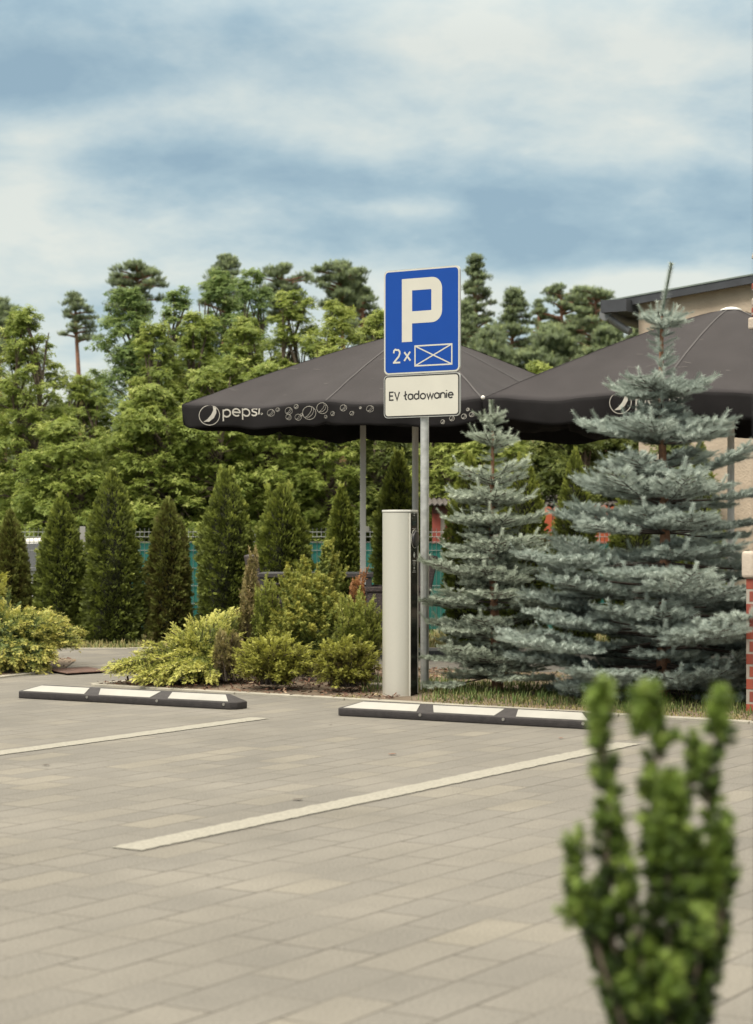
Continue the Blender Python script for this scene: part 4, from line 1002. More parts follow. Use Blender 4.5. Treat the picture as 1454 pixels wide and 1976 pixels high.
upright(600, 1105, 1240, 88, 14.5, 'bushy mid-green dwarf pine with upright yellow-green shoots in the middle bed', DPIN, 51, 210, .050, 'dwarf_pine', ((585, 1082), (590, 1090), (635, 1048), (628, 1060), (560, 1095), (655, 1100), (548, 1120), (640, 1075)), fr=YEW, vb=.2, vt=.85, wid=.055, taper=.55)
upright(692, 1150, 1270, 52, 14.0, 'olive upright shrub with thin brown stems between the dwarf pine and the charging column', OLIV, 52, 110, .045, 'cypress_shrub', ((700, 1140), (665, 1150), (722, 1165), (735, 1185)), taper=.3)
upright(484, 1075, 1215, 30, 14.9, 'slim bronze cone-shaped shrub with a pointed top at the left of the dwarf pine', BRNS, 53, 75, .042, 'cone_shrub', ((488, 1060), (486, 1072)), taper=.92, wid=.035)
upright(515, 1125, 1240, 34, 14.6, 'yellow-green shrub squeezed between the bronze cone shrub and the dwarf pine', OLIV, 54, 70, .045, 'cypress_shrub', ((512, 1110), (528, 1120)), taper=.4)
upright(693, 1108, 1160, 13, 14.4, 'rusty orange feathery shoots rising above the olive shrub', ORNG, 55, 16, .036, 'rusty_shrub', ((697, 1096), (694, 1105), (680, 1120)), taper=.4, wid=.02)
upright(442, 1216, 1285, 34, 14.15, 'dark bronze-tinged shrub between the golden juniper and the rounded golden bush', BRNS, 56, 60, .045, 'low_shrub', (), taper=.4, vb=.05, vt=.6)

# foreground yew --------------------------------------------------------
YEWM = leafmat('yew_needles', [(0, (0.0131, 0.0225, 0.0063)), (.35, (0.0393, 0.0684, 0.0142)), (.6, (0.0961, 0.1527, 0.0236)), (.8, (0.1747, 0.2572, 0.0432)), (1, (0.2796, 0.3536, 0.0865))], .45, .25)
def yew():
    rng = np.random.default_rng(61); Y0 = 2.62; c = W(1265, 1976, Y0); c[2] = 0
    root = empty('foreground_yew', c, 'out-of-focus green upright yew with several shoots in the near right corner', 'yew')
    stems = [([(1157, 1318), (1152, 1380), (1165, 1450), (1175, 1540), (1172, 1640), (1185, 1800), (1215, 2000)], 34, -.02),
             ([(1243, 1325), (1262, 1370), (1285, 1400), (1262, 1470), (1258, 1560), (1268, 1700), (1262, 1850), (1262, 2000)], 34, .0),
             ([(1388, 1328), (1392, 1390), (1372, 1440), (1365, 1520), (1385, 1620), (1392, 1720), (1370, 1850), (1330, 2000)], 32, .05),
             ([(1340, 1415), (1338, 1480), (1320, 1550), (1310, 1640), (1305, 1760), (1300, 2000)], 24, .08),
             ([(1108, 1596), (1112, 1660), (1130, 1740), (1165, 1830), (1200, 2000)], 22, .0),
             ([(1110, 1690), (1135, 1760), (1180, 1900), (1220, 2000)], 26, -.08), ([(1215, 1640), (1225, 1740), (1240, 1850), (1250, 2000)], 22, -.06),
             ([(1300, 1490), (1300, 1580), (1330, 1700), (1350, 1820), (1320, 2000)], 34, -.05), ([(1395, 1560), (1405, 1660), (1385, 1800), (1350, 2000)], 24, -.03),
             ([(1270, 1560), (1290, 1650), (1290, 1800), (1280, 2000)], 30, -.03), ([(1160, 1780), (1180, 1850), (1210, 2000)], 30, .05), ([(1350, 1740), (1345, 1850), (1320, 2000)], 34, -.07),
             ([(1240, 1800), (1235, 1900), (1245, 2000)], 30, -.05), ([(1148, 1700), (1160, 1800), (1190, 1900), (1215, 2000)], 36, .02), ([(1185, 1560), (1195, 1660), (1205, 1780), (1230, 2000)], 28, .03),
             ([(1380, 1640), (1372, 1760), (1350, 1880), (1320, 2000)], 36, -.02), ([(1330, 1600), (1335, 1700), (1325, 1820), (1300, 2000)], 34, .03), ([(1215, 1880), (1220, 1940), (1240, 2010)], 38, -.06), ([(1300, 1840), (1295, 1920), (1290, 2010)], 38, -.08), ([(1275, 1640), (1262, 1740), (1270, 1850), (1270, 2000)], 22, .06)]
    P, D, S, v = [], [], [], []; st = MB()
    for pts, rp, dy in stems:
        rp *= 1.12; pts = [(a, b+18) for a, b in pts]; Y = Y0+dy; w = [W(a, b, Y) for a, b in pts]; w.append(np.array([c[0]+rng.normal(0, .02), c[1]+rng.normal(0, .02), .0])); R = rp*Y/F
        st.tube(w, [.0015]+[.0028]*(len(w)-2)+[.008], 6)
        for i in range(len(w)-1):
            a, b = w[i], w[i+1]; L = np.linalg.norm(b-a); d = (a-b)/L; n = int(L/.0046)+1
            if i == len(w)-2: n = n//3
            for k in range(n):                      # side shoots, each a small tuft
                t = rng.uniform(); q = b+(a-b)*t; ang = rng.uniform(0, 6.28); s = norm(np.cross(d, (math.cos(ang), math.sin(ang), .3)))
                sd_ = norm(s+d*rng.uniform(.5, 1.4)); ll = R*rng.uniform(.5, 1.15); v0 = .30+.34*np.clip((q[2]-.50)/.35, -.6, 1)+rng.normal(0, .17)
                for j in range(9):
                    u = j/8; P.append(q+sd_*ll*(.1+.75*u)); D.append(norm(sd_+rng.normal(0, .55, 3))); S.append(R*rng.uniform(.34, .52)); v.append(v0-.10+.30*u+rng.normal(0, .05))
        for k in range(40): P.append(w[0]-np.array([0, 0, .0013*k])+rng.normal(0, .006, 3)); D.append(np.array([rng.normal(0, .6), rng.normal(0, .6), 1])); S.append(R*.75); v.append(.80+rng.normal(0, .1))
    P = np.array(P); S = np.array(S)
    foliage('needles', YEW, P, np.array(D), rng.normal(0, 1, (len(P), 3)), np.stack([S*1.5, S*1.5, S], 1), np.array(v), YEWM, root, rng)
    st.build('stems', BARK, root)
yew()
# small brown-leaved plant tip at the bottom right corner
c = W(1440, 1976, 2.9); c[2] = 0
plume_shrub('low_shrub', c, [W(1432, 1962, 2.9), W(1445, 1955, 2.9), W(1452, 1965, 2.88), W(1425, 1975, 2.9), W(1440, 1972, 2.85)], 'brownish shrub tip just showing in the bottom right corner', 'shrub', BRNS, 63, .02, 2.2, .3, .7, wid=.02)
# ------------------------------------------------------------------ terrace furniture
RATT = mat('dark_brown_rattan', (.055, .040, .038), .6, var=.35, nscale=90, bump=1.0, bscale=140)
FRM = mat('dark_table_frame', (.035, .03, .03), .5)
def weave(m):
    n, l = m.node_tree.nodes, m.node_tree.links; b = n['Principled BSDF']; tc = n.new('ShaderNodeTexCoord'); mp = n.new('ShaderNodeMapping'); mp.inputs['Rotation'].default_value = (0, 0, .0)
    ck = n.new('ShaderNodeTexBrick'); ck.inputs['Scale'].default_value = 1.0; ck.inputs['Brick Width'].default_value = .03; ck.inputs['Row Height'].default_value = .014; ck.inputs['Mortar Size'].default_value = .002
    cx = n.new('ShaderNodeSeparateXYZ'); cb = n.new('ShaderNodeCombineXYZ'); ad = n.new('ShaderNodeMath'); l.new(tc.outputs['Object'], cx.inputs[0]); l.new(cx.outputs[0], ad.inputs[0]); l.new(cx.outputs[1], ad.inputs[1]); l.new(ad.outputs[0], cb.inputs[0]); l.new(cx.outputs[2], cb.inputs[1]); l.new(cb.outputs[0], ck.inputs['Vector'])
    ck.inputs['Color1'].default_value = (.085, .06, .055, 1); ck.inputs['Color2'].default_value = (.05, .036, .034, 1); ck.inputs['Mortar'].default_value = (.012, .01, .01, 1); l.new(ck.outputs['Color'], b.inputs['Base Color'])
weave(RATT)
def chair(loc, rz, label):
    o = empty('rattan_armchair', loc, label, 'chair', 'rattan armchairs under the parasols'); R = np.array([[math.cos(rz), -math.sin(rz), 0], [math.sin(rz), math.cos(rz), 0], [0, 0, 1.]])
    def Q(x, y, z): return np.array(loc)+R@np.array([x, y, z])
    X, Y = R@np.array([1., 0, 0]), R@np.array([0, 1., 0]); Z = np.array([0, 0, 1.])
    def bx(nm, c, hx, hy, hz, yax=None, zax=None, bev=.012, m=RATT):
        mb = MB(); mb.box(Q(*c), X, Y if yax is None else yax, Z if zax is None else zax, hx, hy, hz); return mb.build(nm, m, o, bevel=bev, seg=2)
    bx('seat', (0, 0, .39), .26, .27, .05)
    zt = norm(Z+Y*.22); yt = norm(Y-Z*.22); bx('backrest', (0, .29, .66), .28, .03, .25, yt, zt)
    for s in (-1, 1): bx('armrest', (s*.29, .0, .62), .035, .29, .025); bx('side_panel', (s*.29, .0, .44), .025, .26, .155)
    for s in (-1, 1):
        for t in (-1, 1): bx('leg', (s*.28, t*.24, .16), .025, .025, .165, bev=.004)
    return o
pch = W(716, 1100, 17.4); pch[2] = 0; chair(pch+np.array([.16, 0, 0]), -1.35, 'dark brown woven rattan armchair partly hidden by the charging column')
pch = W(556, 1100, 18.1); pch[2] = 0; chair(pch, 1.75, 'dark rattan armchair showing its back edge above the bronze cone shrub')
tb = W(612, 1130, 17.7); tb[2] = 0
t_ = empty('terrace_table', tb, 'long dark terrace table behind the dwarf pine', 'table')
mb = MB(); mb.box(tb+np.array([0, 0, .735]), (1, 0, 0), (0, 1, 0), (0, 0, 1), .50, .40, .018); mb.build('tabletop', FRM, t_, bevel=.004)
mb = MB(); mb.box(tb+np.array([0, -.36, .52]), (1, 0, 0), (0, 1, 0), (0, 0, 1), .47, .02, .02); mb.build('rail', FRM, t_)
for sx in (-1, 1):
    for sy in (-1, 1): mb = MB(); mb.box(tb+np.array([sx*.46, sy*.36, .36]), (1, 0, 0), (0, 1, 0), (0, 0, 1), .025, .025, .36); mb.build('leg', FRM, t_)
# square post under the far corner of the left parasol
p = W(701, 1040, 19.9); p[2] = 0; po = empty('terrace_post', p, 'slim pale square post with a small white box, left of the charging column', 'post')
mb = MB(); mb.box(p+np.array([0, 0, 1.09]), (1, 0, 0), (0, 1, 0), (0, 0, 1), .029, .029, 1.09); mb.build('pole', PALU, po, bevel=.003)
mb = MB(); mb.box(p+np.array([.045, -.01, wz(1021, 19.9)]), (1, 0, 0), (0, 1, 0), (0, 0, 1), .017, .025, .028); mb.build('junction_box', WHT, po, bevel=.003)
mb = MB(); mb.tube([p+np.array([.032+.014*math.cos(a), -.01, wz(1016, 19.9)+.016+.014*math.sin(a)]) for a in [math.radians(x) for x in range(0, 200, 25)]], .003, 5); mb.build('cable_loop', FRM, po)

# ------------------------------------------------------------------ wire fence
WIRE = mat('grey_fence_wire', (.17, .18, .17), .5, .4); SCR = mat('green_privacy_screen', (.008, .115, .095), .7, var=.12, nscale=2)
FY = 22.6; FT = wz(1019, FY); FB = .0
fn_ = empty('wire_fence', ((-727)*FY/F, FY, 0), 'grey wire mesh fence behind the arborvitae hedge, mostly backed by green screening', 'fence')
xs = [(-727-350)*FY/F+2.5*i for i in range(6)]
PX0 = (160-CX)*FY/F; xs = [PX0+2.5*i for i in range(-2, 5)]
for i, x in enumerate(xs[:-1]):
    mb = MB(); x1 = xs[i+1]; N = 50
    fold = [(FB+.02, 0), (.12, 0), (FT-.16, 0), (FT-.10, -.045), (FT-.045, 0), (FT, -.0)]
    for k in range(1, N):
        xx = x+(x1-x)*k/N; mb.tube([(xx, FY+dy, z) for z, dy in fold], .0027, 4, False)
    for z in (.12, .32, .52, .72, .92, FT-.16, FT-.045): mb.tube([(x+.03, FY, z), (x1-.03, FY, z)], .004, 4, False)
    mb.tube([(x+.03, FY-.045, FT-.10), (x1-.03, FY-.045, FT-.10)], .004, 4, False)
    mb.build('mesh_panel', WIRE, fn_)
    mb = MB(); mb.box((x, FY, (FT+.02)/2), (1, 0, 0), (0, 1, 0), (0, 0, 1), .03, .02, (FT+.02)/2); mb.build('fence_post', mat('pale_fence_post', (.32, .31, .29), .5, .3) if i == 2 else WIRE, fn_)
    if x >= PX0-.01:
        mb = MB(); NX = 40; NZ = 8; vs = []; fs = []
        for a in range(NX+1):
            for b in range(NZ+1): vs.append((x+.035+(x1-x-.07)*a/NX, FY+.014+.004*math.sin(a*1.7+b), .03+(FT-.20)*b/NZ+.004*math.sin(a*2.1)*(b == NZ)))
        for a in range(NX):
            for b in range(NZ): k = a*(NZ+1)+b; fs.append((k, k+NZ+1, k+NZ+2, k+1))
        mb.add(vs, fs); mb.build('screen', SCR, fn_)

# ------------------------------------------------------------------ parked car seen through the fence
CARW = mat('white_car_paint', (.55, .54, .50), .25, var=.02, coat=.6); CGL = mat('car_glass', (.03, .035, .04), .08, spec=.6, var=0); TYRE = mat('tyre', (.02, .02, .02), .8)
def car(c, rz, label):
    o = empty('parked_car', c, label, 'car'); R = np.array([[math.cos(rz), -math.sin(rz), 0], [math.sin(rz), math.cos(rz), 0], [0, 0, 1.]]); Q = lambda x, y, z: np.array(c)+R@np.array([x, y, z])
    prof = [(-2.1, .35), (-2.15, .6), (-2.05, .85), (-1.75, .95), (-1.25, 1.32), (-.4, 1.42), (.45, 1.38), (1.05, 1.0), (1.9, .86), (2.12, .62), (2.1, .35)]
    def shell(prof_, w0, w1, zmin, zmax):
        mb = MB(); n = len(prof_); ring = []
        for s in (-1, 1): ring.append([Q(x, s*np.interp(z, [.35, .75, .95, 1.42], [w0*.95, w0, w0*.97, w1]), z) for x, z in prof_])
        mb.add(ring[0]+ring[1], [tuple(range(n))[::-1], tuple(range(n, 2*n))]+[(i, (i+1) % n, n+(i+1) % n, n+i) for i in range(n)]); return mb
    b = shell(prof, .86, .64, 0, 0).build('body', CARW, o, bevel=.04, seg=3); autosmooth(b)
    win = [(-1.5, .97), (-1.15, 1.27), (-.4, 1.35), (.4, 1.31), (.88, .99)]
    for s in (-1, 1):
        mb = MB(); a = [Q(x, s*(np.interp(z, [.95, 1.42], [.86*.97, .64])+.012), z) for x, z in win]; b_ = [Q(x, s*(np.interp(z, [.95, 1.42], [.86*.97, .64])-.01), z) for x, z in win]; n = len(a)
        mb.add(a+b_, [tuple(range(n)), tuple(range(n, 2*n))[::-1]]+[(i, (i+1) % n, n+(i+1) % n, n+i) for i in range(n)]); mb.build('side_window', CGL, o)
    for (xa, za, xb, zb2, nm) in ((.55, 1.34, 1.0, 1.035, 'windscreen'), (-1.3, 1.30, -1.68, 1.0, 'rear_window')):
        sg = 1 if xa > 0 else -1; of = .02; mb = MB(); mb.add([Q(xa+sg*of, -.6, za+of), Q(xa+sg*of, .6, za+of), Q(xb+sg*of, .72, zb2+of), Q(xb+sg*of, -.72, zb2+of), Q(xa, -.6, za-.01), Q(xa, .6, za-.01), Q(xb, .72, zb2-.01), Q(xb, -.72, zb2-.01)], [(0, 1, 2, 3), (7, 6, 5, 4), (0, 4, 5, 1), (1, 5, 6, 2), (2, 6, 7, 3), (3, 7, 4, 0)]); mb.build(nm, CGL, o)
    for x in (-1.3, 1.32):
        for s in (-1, 1):
            mb = MB(); mb.tube([Q(x, s*.68, .31), Q(x, s*.872, .31)], .31, 24); wh = mb.build('wheel', TYRE, o, bevel=.02); mb = MB(); mb.tube([Q(x, s*.865, .31), Q(x, s*.885, .31)], .19, 16); mb.build('rim', ALU, wh)
    for s in (-1, 1):
        mb = MB(); mb.box(Q(2.06, s*.62, .72), R@np.array([1., 0, 0]), R@np.array([0, 1., 0]), (0, 0, 1), .06, .16, .06); mb.build('headlight', mat('lamp_glass', (.5, .5, .5), .1), o, bevel=.02)
        mb = MB(); mb.box(Q(-2.09, s*.66, .80), R@np.array([1., 0, 0]), R@np.array([0, 1., 0]), (0, 0, 1), .05, .12, .07); mb.build('tail_light', mat('red_lamp', (.3, .01, .01), .2), o, bevel=.02)
cc_ = W(20, 1100, 27); cc_[2] = -.35; car(cc_, math.radians(200), 'white parked car seen through the wire fence at the far left')

# ------------------------------------------------------------------ shed, red fence, building, pier
SHW = mat('pale_shed_wall', (.40, .37, .33), .9, var=.1, nscale=4, bump=.2); RED = mat('dull_red_timber', (.26, .055, .04), .75, var=.2); ROOF = mat('corrugated_grey_roof', (.075, .065, .058), .8, var=.3, nscale=5)
sy = 26.5; x0, x1 = (838-CX)*sy/F, (1215-CX)*sy/F; zt = wz(968, sy)
sh = empty('garden_shed', ((x0+x1)/2, sy+1, 0), 'low white shed with dull red framing behind the small blue spruce', 'shed')
mb = MB(); mb.abox(x0+.06, x1, sy, sy+2.4, -.05, zt-.09); mb.build('wall', SHW, sh)
for xx in (x0+.03, (868-CX)*sy/F, (1056-CX)*sy/F): mb = MB(); mb.abox(xx-.055, xx+.055, sy-.03, sy-.003, -.05, zt-.09); mb.build('post', RED, sh)
mb = MB(); mb.abox(x0-.02, x1, sy-.05, sy-.032, zt-.16, zt-.06); mb.build('fascia', mat('dark_red_brown', (.09, .035, .03), .8), sh)
mb = MB(); n = 160; vs = []; fs = []
for i in range(n+1):
    xx = x0-.12+(x1-x0+.2)*i/n; w_ = .014*math.sin(i*math.pi/2)
    vs += [(xx, sy-.22, zt-.035+w_), (xx, sy+2.6, zt+.18+w_), (xx, sy-.22, zt-.05+w_), (xx, sy+2.6, zt+.165+w_)]
for i in range(n): k = i*4; fs += [(k, k+4, k+5, k+1), (k+2, k+3, k+7, k+6), (k, k+2, k+6, k+4), (k+1, k+5, k+7, k+3)]
mb.add(vs, fs); mb.build('roof', ROOF, sh)
OR = mat('orange_red_stain', (.40, .085, .035), .6, var=.18, nscale=6)
fy = 24.6; xa = (1040-CX)*fy/F; pf = empty('picket_fence', (xa+.8, fy, 0), 'orange-red wooden board fence with scalloped tops behind the blue spruces', 'fence')
for i in range(13):
    xx = xa+.115*i; h_ = wz(972, fy)-.035*abs(math.sin(i*.9+.4)); mb = MB()
    ring = [(xx-.05, -.02), (xx+.05, -.02), (xx+.05, h_-.04), (xx+.03, h_-.01), (xx, h_), (xx-.03, h_-.01), (xx-.05, h_-.04)]; n = len(ring)
    mb.add([(a, fy-.012, b) for a, b in ring]+[(a, fy+.012, b) for a, b in ring], [tuple(range(n)), tuple(range(n, 2*n))[::-1]]+[(i_, (i_+1) % n, n+(i_+1) % n, n+i_) for i_ in range(n)]); mb.build('board', OR, pf)
mb = MB(); mb.abox(xa-.1, xa+1.5, fy+.014, fy+.05, .3, .38); mb.build('rail', OR, pf)
STUC = mat('beige_pebbledash', (.40, .325, .25), .95, var=.12, nscale=3, bump=.9, bscale=45)
DKM = mat('dark_roof_underside', (.035, .038, .045), .8, var=.2); RFM = mat('weathered_roof_sheet', (.16, .19, .175), .6, .3, var=.25, nscale=3); GUT = mat('grey_gutter', (.16, .165, .17), .5, .2)
by = 23.0; c0 = W(1233, 0, by); c0[2] = 0
bl = empty('house', c0, 'beige rendered house with a dark sloping roof edge at the right', 'house')
L = 7.0; zl = wz(578, by); q1 = c0+U*1.45; k1 = (1454-CX)/F
P_ = Plane3(c0, U); tL, zL = P_.st(1233, 583); tR, zR = P_.st(1440, 546); sl = (zR-zL)/(tR-tL)
def hp(t, d, z): return c0+U*t+V*d+np.array([0, 0, z])
D_ = 7.0
mb = MB(); vs = [hp(0, 0, -.05), hp(L, 0, -.05), hp(L, 0, zL+sl*L), hp(0, 0, zL)]; vs += [v+V*D_ for v in vs]
mb.add(vs, [(0, 1, 2, 3), (4, 7, 6, 5), (0, 4, 5, 1), (1, 5, 6, 2), (2, 6, 7, 3), (3, 7, 4, 0)]); mb.build('wall', STUC, bl)
ov = .36; 
def slab(nm, t0, t1, d0, d1, o0, o1, m, par=bl):
    mb = MB(); vs = [hp(t, d, zL+sl*t+o) for o in (o0, o1) for d in (d0, d1) for t in (t0, t1)]
    mb.add(vs, [(0, 2, 3, 1), (4, 5, 7, 6), (0, 1, 5, 4), (2, 6, 7, 3), (0, 4, 6, 2), (1, 3, 7, 5)]); return mb.build(nm, m, par)
rf = slab('roof', -ov, L, -.12, D_+.3, -.02, .045, DKM)
slab('roof_sheet', -ov-.05, L, -.15, D_+.34, .048, .065, RFM, rf)
slab('verge_board', -ov, L, -.142, -.123, -.04, .046, DKM, rf)
gt = MB(); gt.tube([hp(-ov+.03, -.2, zL-sl*ov-.10), hp(-ov+.03, 3, zL-sl*ov-.13)], .075, 14); autosmooth(gt.build('gutter', GUT, bl))
gt = MB(); gt.tube([hp(-ov+.06, -.2, zL-sl*ov-.14), hp(-.16, -.06, zL-.30), hp(-.08, -.06, zL-.34)], .045, 10); autosmooth(gt.build('gutter_outlet', GUT, bl))
mb = MB(); mb.box(hp(-ov/2, .6, zL-.06), U, V, (0, 0, 1), ov/2-.02, .9, .07); mb.build('eaves_soffit', DKM, bl)

def brickmat():
    m = bpy.data.materials.new('red_brickwork'); n, l = nt(m); b = n['Principled BSDF']; tc = n.new('ShaderNodeTexCoord'); s = n.new('ShaderNodeSeparateXYZ'); c = n.new('ShaderNodeCombineXYZ'); a = n.new('ShaderNodeMath')
    l.new(tc.outputs['Object'], s.inputs[0]); l.new(s.outputs[0], a.inputs[0]); l.new(s.outputs[1], a.inputs[1]); l.new(a.outputs[0], c.inputs[0]); l.new(s.outputs[2], c.inputs[1])
    br = n.new('ShaderNodeTexBrick'); l.new(c.outputs[0], br.inputs['Vector']); br.inputs['Scale'].default_value = 1
    for k, x in (('Brick Width', .25), ('Row Height', .0745), ('Mortar Size', .008), ('Mortar Smooth', .3), ('Bias', 0)): br.inputs[k].default_value = x
    br.inputs['Color1'].default_value = (.30, .065, .035, 1); br.inputs['Color2'].default_value = (.20, .045, .03, 1); br.inputs['Mortar'].default_value = (.30, .26, .22, 1)
    l.new(br.outputs['Color'], b.inputs['Base Color']); b.inputs['Roughness'].default_value = .85
    bp = n.new('ShaderNodeBump'); bp.inputs['Strength'].default_value = .8; bp.inputs['Distance'].default_value = .006; bp.invert = True; l.new(br.outputs['Fac'], bp.inputs['Height']); l.new(bp.outputs[0], b.inputs['Normal'])
    return m
BRK = brickmat(); CAPM = mat('cast_stone_cap', (.40, .34, .28), .9, var=.15, nscale=12, bump=.4)
yp = 11.9; xp = (1440.5-CX)*yp/F; pr_o = empty('brick_pier', (xp+.25, yp+.25, 0), 'red brick gate pier with a pale stone cap at the right edge', 'pier')
zc0, zc1 = wz(1116, yp), wz(1063, yp)
mb = MB(); mb.box(np.array([xp, yp, zc0/2])+U*.25+V*.25, U, V, (0, 0, 1), .25, .25, zc0/2); mb.build('pier', BRK, pr_o)
mb = MB(); mb.box(np.array([xp, yp, (zc0+zc1)/2])+U*.25+V*.25, U, V, (0, 0, 1), .275, .275, (zc1-zc0)/2-.001); mb.build('cap', CAPM, pr_o, bevel=.02, seg=3)
# upper masonry above the pier, set back behind it
yq = 12.5; xq = (1443-CX)*yq/F; co2 = empty('masonry_column', (xq+.3, yq+.2, 0), 'rough brick and stone masonry at the right edge, above and behind the pier', 'column')
mb = MB(); mb.box(np.array([xq+.03, yq, wz(648, yq)/2])+U*.25+V*.2, U, V, (0, 0, 1), .24, .18, wz(648, yq)/2); mb.build('shaft', mat('dark_render', (.07, .06, .065), .9, var=.3), co2)
for i, (ya, yb, dx, m_) in enumerate(((636, 612, 0, CAPM), (611, 592, .03, BRK), (591, 574, .02, CAPM), (573, 563, .03, BRK), (562, 545, 0, BRK), (544, 500, .02, CAPM))):
    mb = MB(); mb.box(np.array([xq+dx*.5, yq, (wz(ya, yq)+wz(yb, yq))/2])+U*.25+V*.2, U, V, (0, 0, 1), .25-.004*i, .2-.004*i, (wz(yb, yq)-wz(ya, yq))/2-.002); mb.build('stone_course', m_, co2, bevel=.012, seg=2)
mb = MB(); pz = wz(500, yq)
o3 = np.array([xq+.012, yq, pz]); mb.add([o3+U*a_+V*b_+np.array([0, 0, c_]) for a_, b_, c_ in ((0, 0, 0), (.5, 0, 0), (.5, .4, 0), (0, .4, 0), (.06, .04, .2), (.5, .04, .3), (.5, .36, .3), (.06, .36, .2))], [(3, 2, 1, 0), (4, 5, 6, 7), (0, 1, 5, 4), (1, 2, 6, 5), (2, 3, 7, 6), (3, 0, 4, 7)]); mb.build('coping_stone', CAPM, co2, bevel=.02, seg=2)
# dark post near the camera, right edge
xn = (1460-CX)*2.3/F; mb = MB(); mb.tube([(xn+.02, 2.3, z) for z in (-.01, 1, 2.4)], .02, 20); o = mb.build('near_post', mat('dark_painted_metal', (.035, .032, .04), .5)); autosmooth(o)
recenter(o); tag(o, 'dark blurred metal post running along the right edge close to the camera', 'post')
# thin lamp pole far behind
lp = W(1000, 1000, 38); lp[2] = 0; mb = MB(); mb.tube([lp, lp+np.array([0, 0, wz(745, 38)])], [.07, .05], 10); mb.tube([lp+np.array([0, 0, wz(748, 38)]), lp+np.array([.5, -.3, wz(742, 38)])], .03, 8)
tag(recenter(mb.build('street_lamp', PALU)), 'slim grey lamp pole far behind the small blue spruce', 'street lamp')

# ------------------------------------------------------------------ trees behind
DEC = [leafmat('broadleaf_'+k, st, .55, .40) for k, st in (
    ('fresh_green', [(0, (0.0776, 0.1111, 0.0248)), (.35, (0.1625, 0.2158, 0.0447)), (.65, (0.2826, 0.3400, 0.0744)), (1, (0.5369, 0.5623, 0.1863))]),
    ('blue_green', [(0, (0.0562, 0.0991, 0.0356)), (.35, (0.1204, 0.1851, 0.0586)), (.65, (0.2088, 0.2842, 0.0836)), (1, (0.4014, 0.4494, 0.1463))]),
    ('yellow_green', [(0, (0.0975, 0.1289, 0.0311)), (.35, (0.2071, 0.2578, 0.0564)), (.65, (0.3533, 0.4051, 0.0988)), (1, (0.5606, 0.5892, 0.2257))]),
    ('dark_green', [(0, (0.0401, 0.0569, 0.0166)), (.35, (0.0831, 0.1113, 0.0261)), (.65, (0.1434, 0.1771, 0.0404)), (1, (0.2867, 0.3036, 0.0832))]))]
PNM = leafmat('pine_needles', [(0, (0.0983, 0.1208, 0.0756)), (.4, (0.1698, 0.2174, 0.1135)), (.7, (0.2502, 0.3060, 0.1438)), (1, (0.3754, 0.4187, 0.1814))], .6, .15)
FORG = 'broadleaf trees behind the fence'; PING = 'pines rising beyond the broadleaf trees'
def tree(px, top, hw, Y, label, m, seed, low=.12, n=44, leaf=.070, name='broadleaf_tree', per=110):
    rng = np.random.default_rng(seed+500); x0 = (px-CX)*Y/F; c = np.array([x0, Y, -.03]); H = wz(top, Y); R = hw*Y/F
    root = empty(name, c, label, 'tree', FORG); st = MB(); CL = []
    # clumps: uneven, leader shoots at the top
    for i in range(n):
        t = low+(1-low)*(i+rng.uniform(0, 1))/n*.96; r = R*np.interp(t, [0, .25, .55, .8, .93, 1], [.7, 1, .95, .62, .30, .10])
        a = rng.uniform(0, 6.28); k = math.sqrt(rng.uniform(.15, 1)); CL.append((c+np.array([r*k*math.cos(a), r*k*math.sin(a), t*H]), (.15+.34*rng.uniform()**1.3)*np.interp(t, [0, .8, 1], [1, .85, .5])*min(1.2, max(.5, R/1.3))))
    CL.append((c+np.array([rng.normal(0, .06), 0, H*.965]), .12)); CL.append((c+np.array([rng.normal(0, .1), 0, H*.93]), .18))
    ns = int(rng.integers(2, 5)); stems = []
    for k in range(ns):
        a = rng.uniform(0, 6.28); e = c+np.array([R*.45*math.cos(a), R*.3*math.sin(a), H*rng.uniform(.7, .95)]); mid = (c+e)/2+np.array([rng.normal(0, .1), 0, 0]); b0 = c+np.array([rng.normal(0, .12), rng.normal(0, .1), -.1])
        st.tube([b0, (b0*.6+mid*.4), mid, (mid+e)/2, e], [.05, .04, .03, .02, .008], 7, False); stems.append((b0, mid, e))
    for q, r in CL[::2]:
        b0, mid, e = stems[int(rng.integers(ns))]; s = mid if q[2] > mid[2] else (b0+mid)/2
        if q[2] > mid[2]: s = mid+(e-mid)*np.clip((q[2]-mid[2])/(e[2]-mid[2]+.01)*.6, 0, .9)
        st.tube([s, (s+q)/2+np.array([0, 0, .08]), q], [.022, .014, .006], 5, False)
    st.build('trunk', BARK, root)
    P, D, Up, S, v = [], [], [], [], []
    for q, r in CL:
        k = int(per*(r/.3)**1.6)+12; d = norm(rng.normal(0, 1, (k, 3))); d[:, 2] = np.where(d[:, 2] < -.3, -d[:, 2], d[:, 2]); rr_ = r*rng.uniform(.30, 1.25, k)**.9
        shp = np.array([1.15, 1.0, .85]); P.append(q+d*rr_[:, None]*shp); nm = norm(d*.6+np.array([0, 0, 1.0])+rng.normal(0, .45, (k, 3))); Up.append(nm)
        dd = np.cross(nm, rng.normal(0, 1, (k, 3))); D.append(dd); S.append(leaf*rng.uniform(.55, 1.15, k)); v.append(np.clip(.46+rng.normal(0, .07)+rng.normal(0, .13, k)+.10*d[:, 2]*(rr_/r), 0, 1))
    foliage('crown', LEAF, np.vstack(P), np.vstack(D), np.vstack(Up), np.concatenate(S), np.concatenate(v), DEC[m], root, rng)
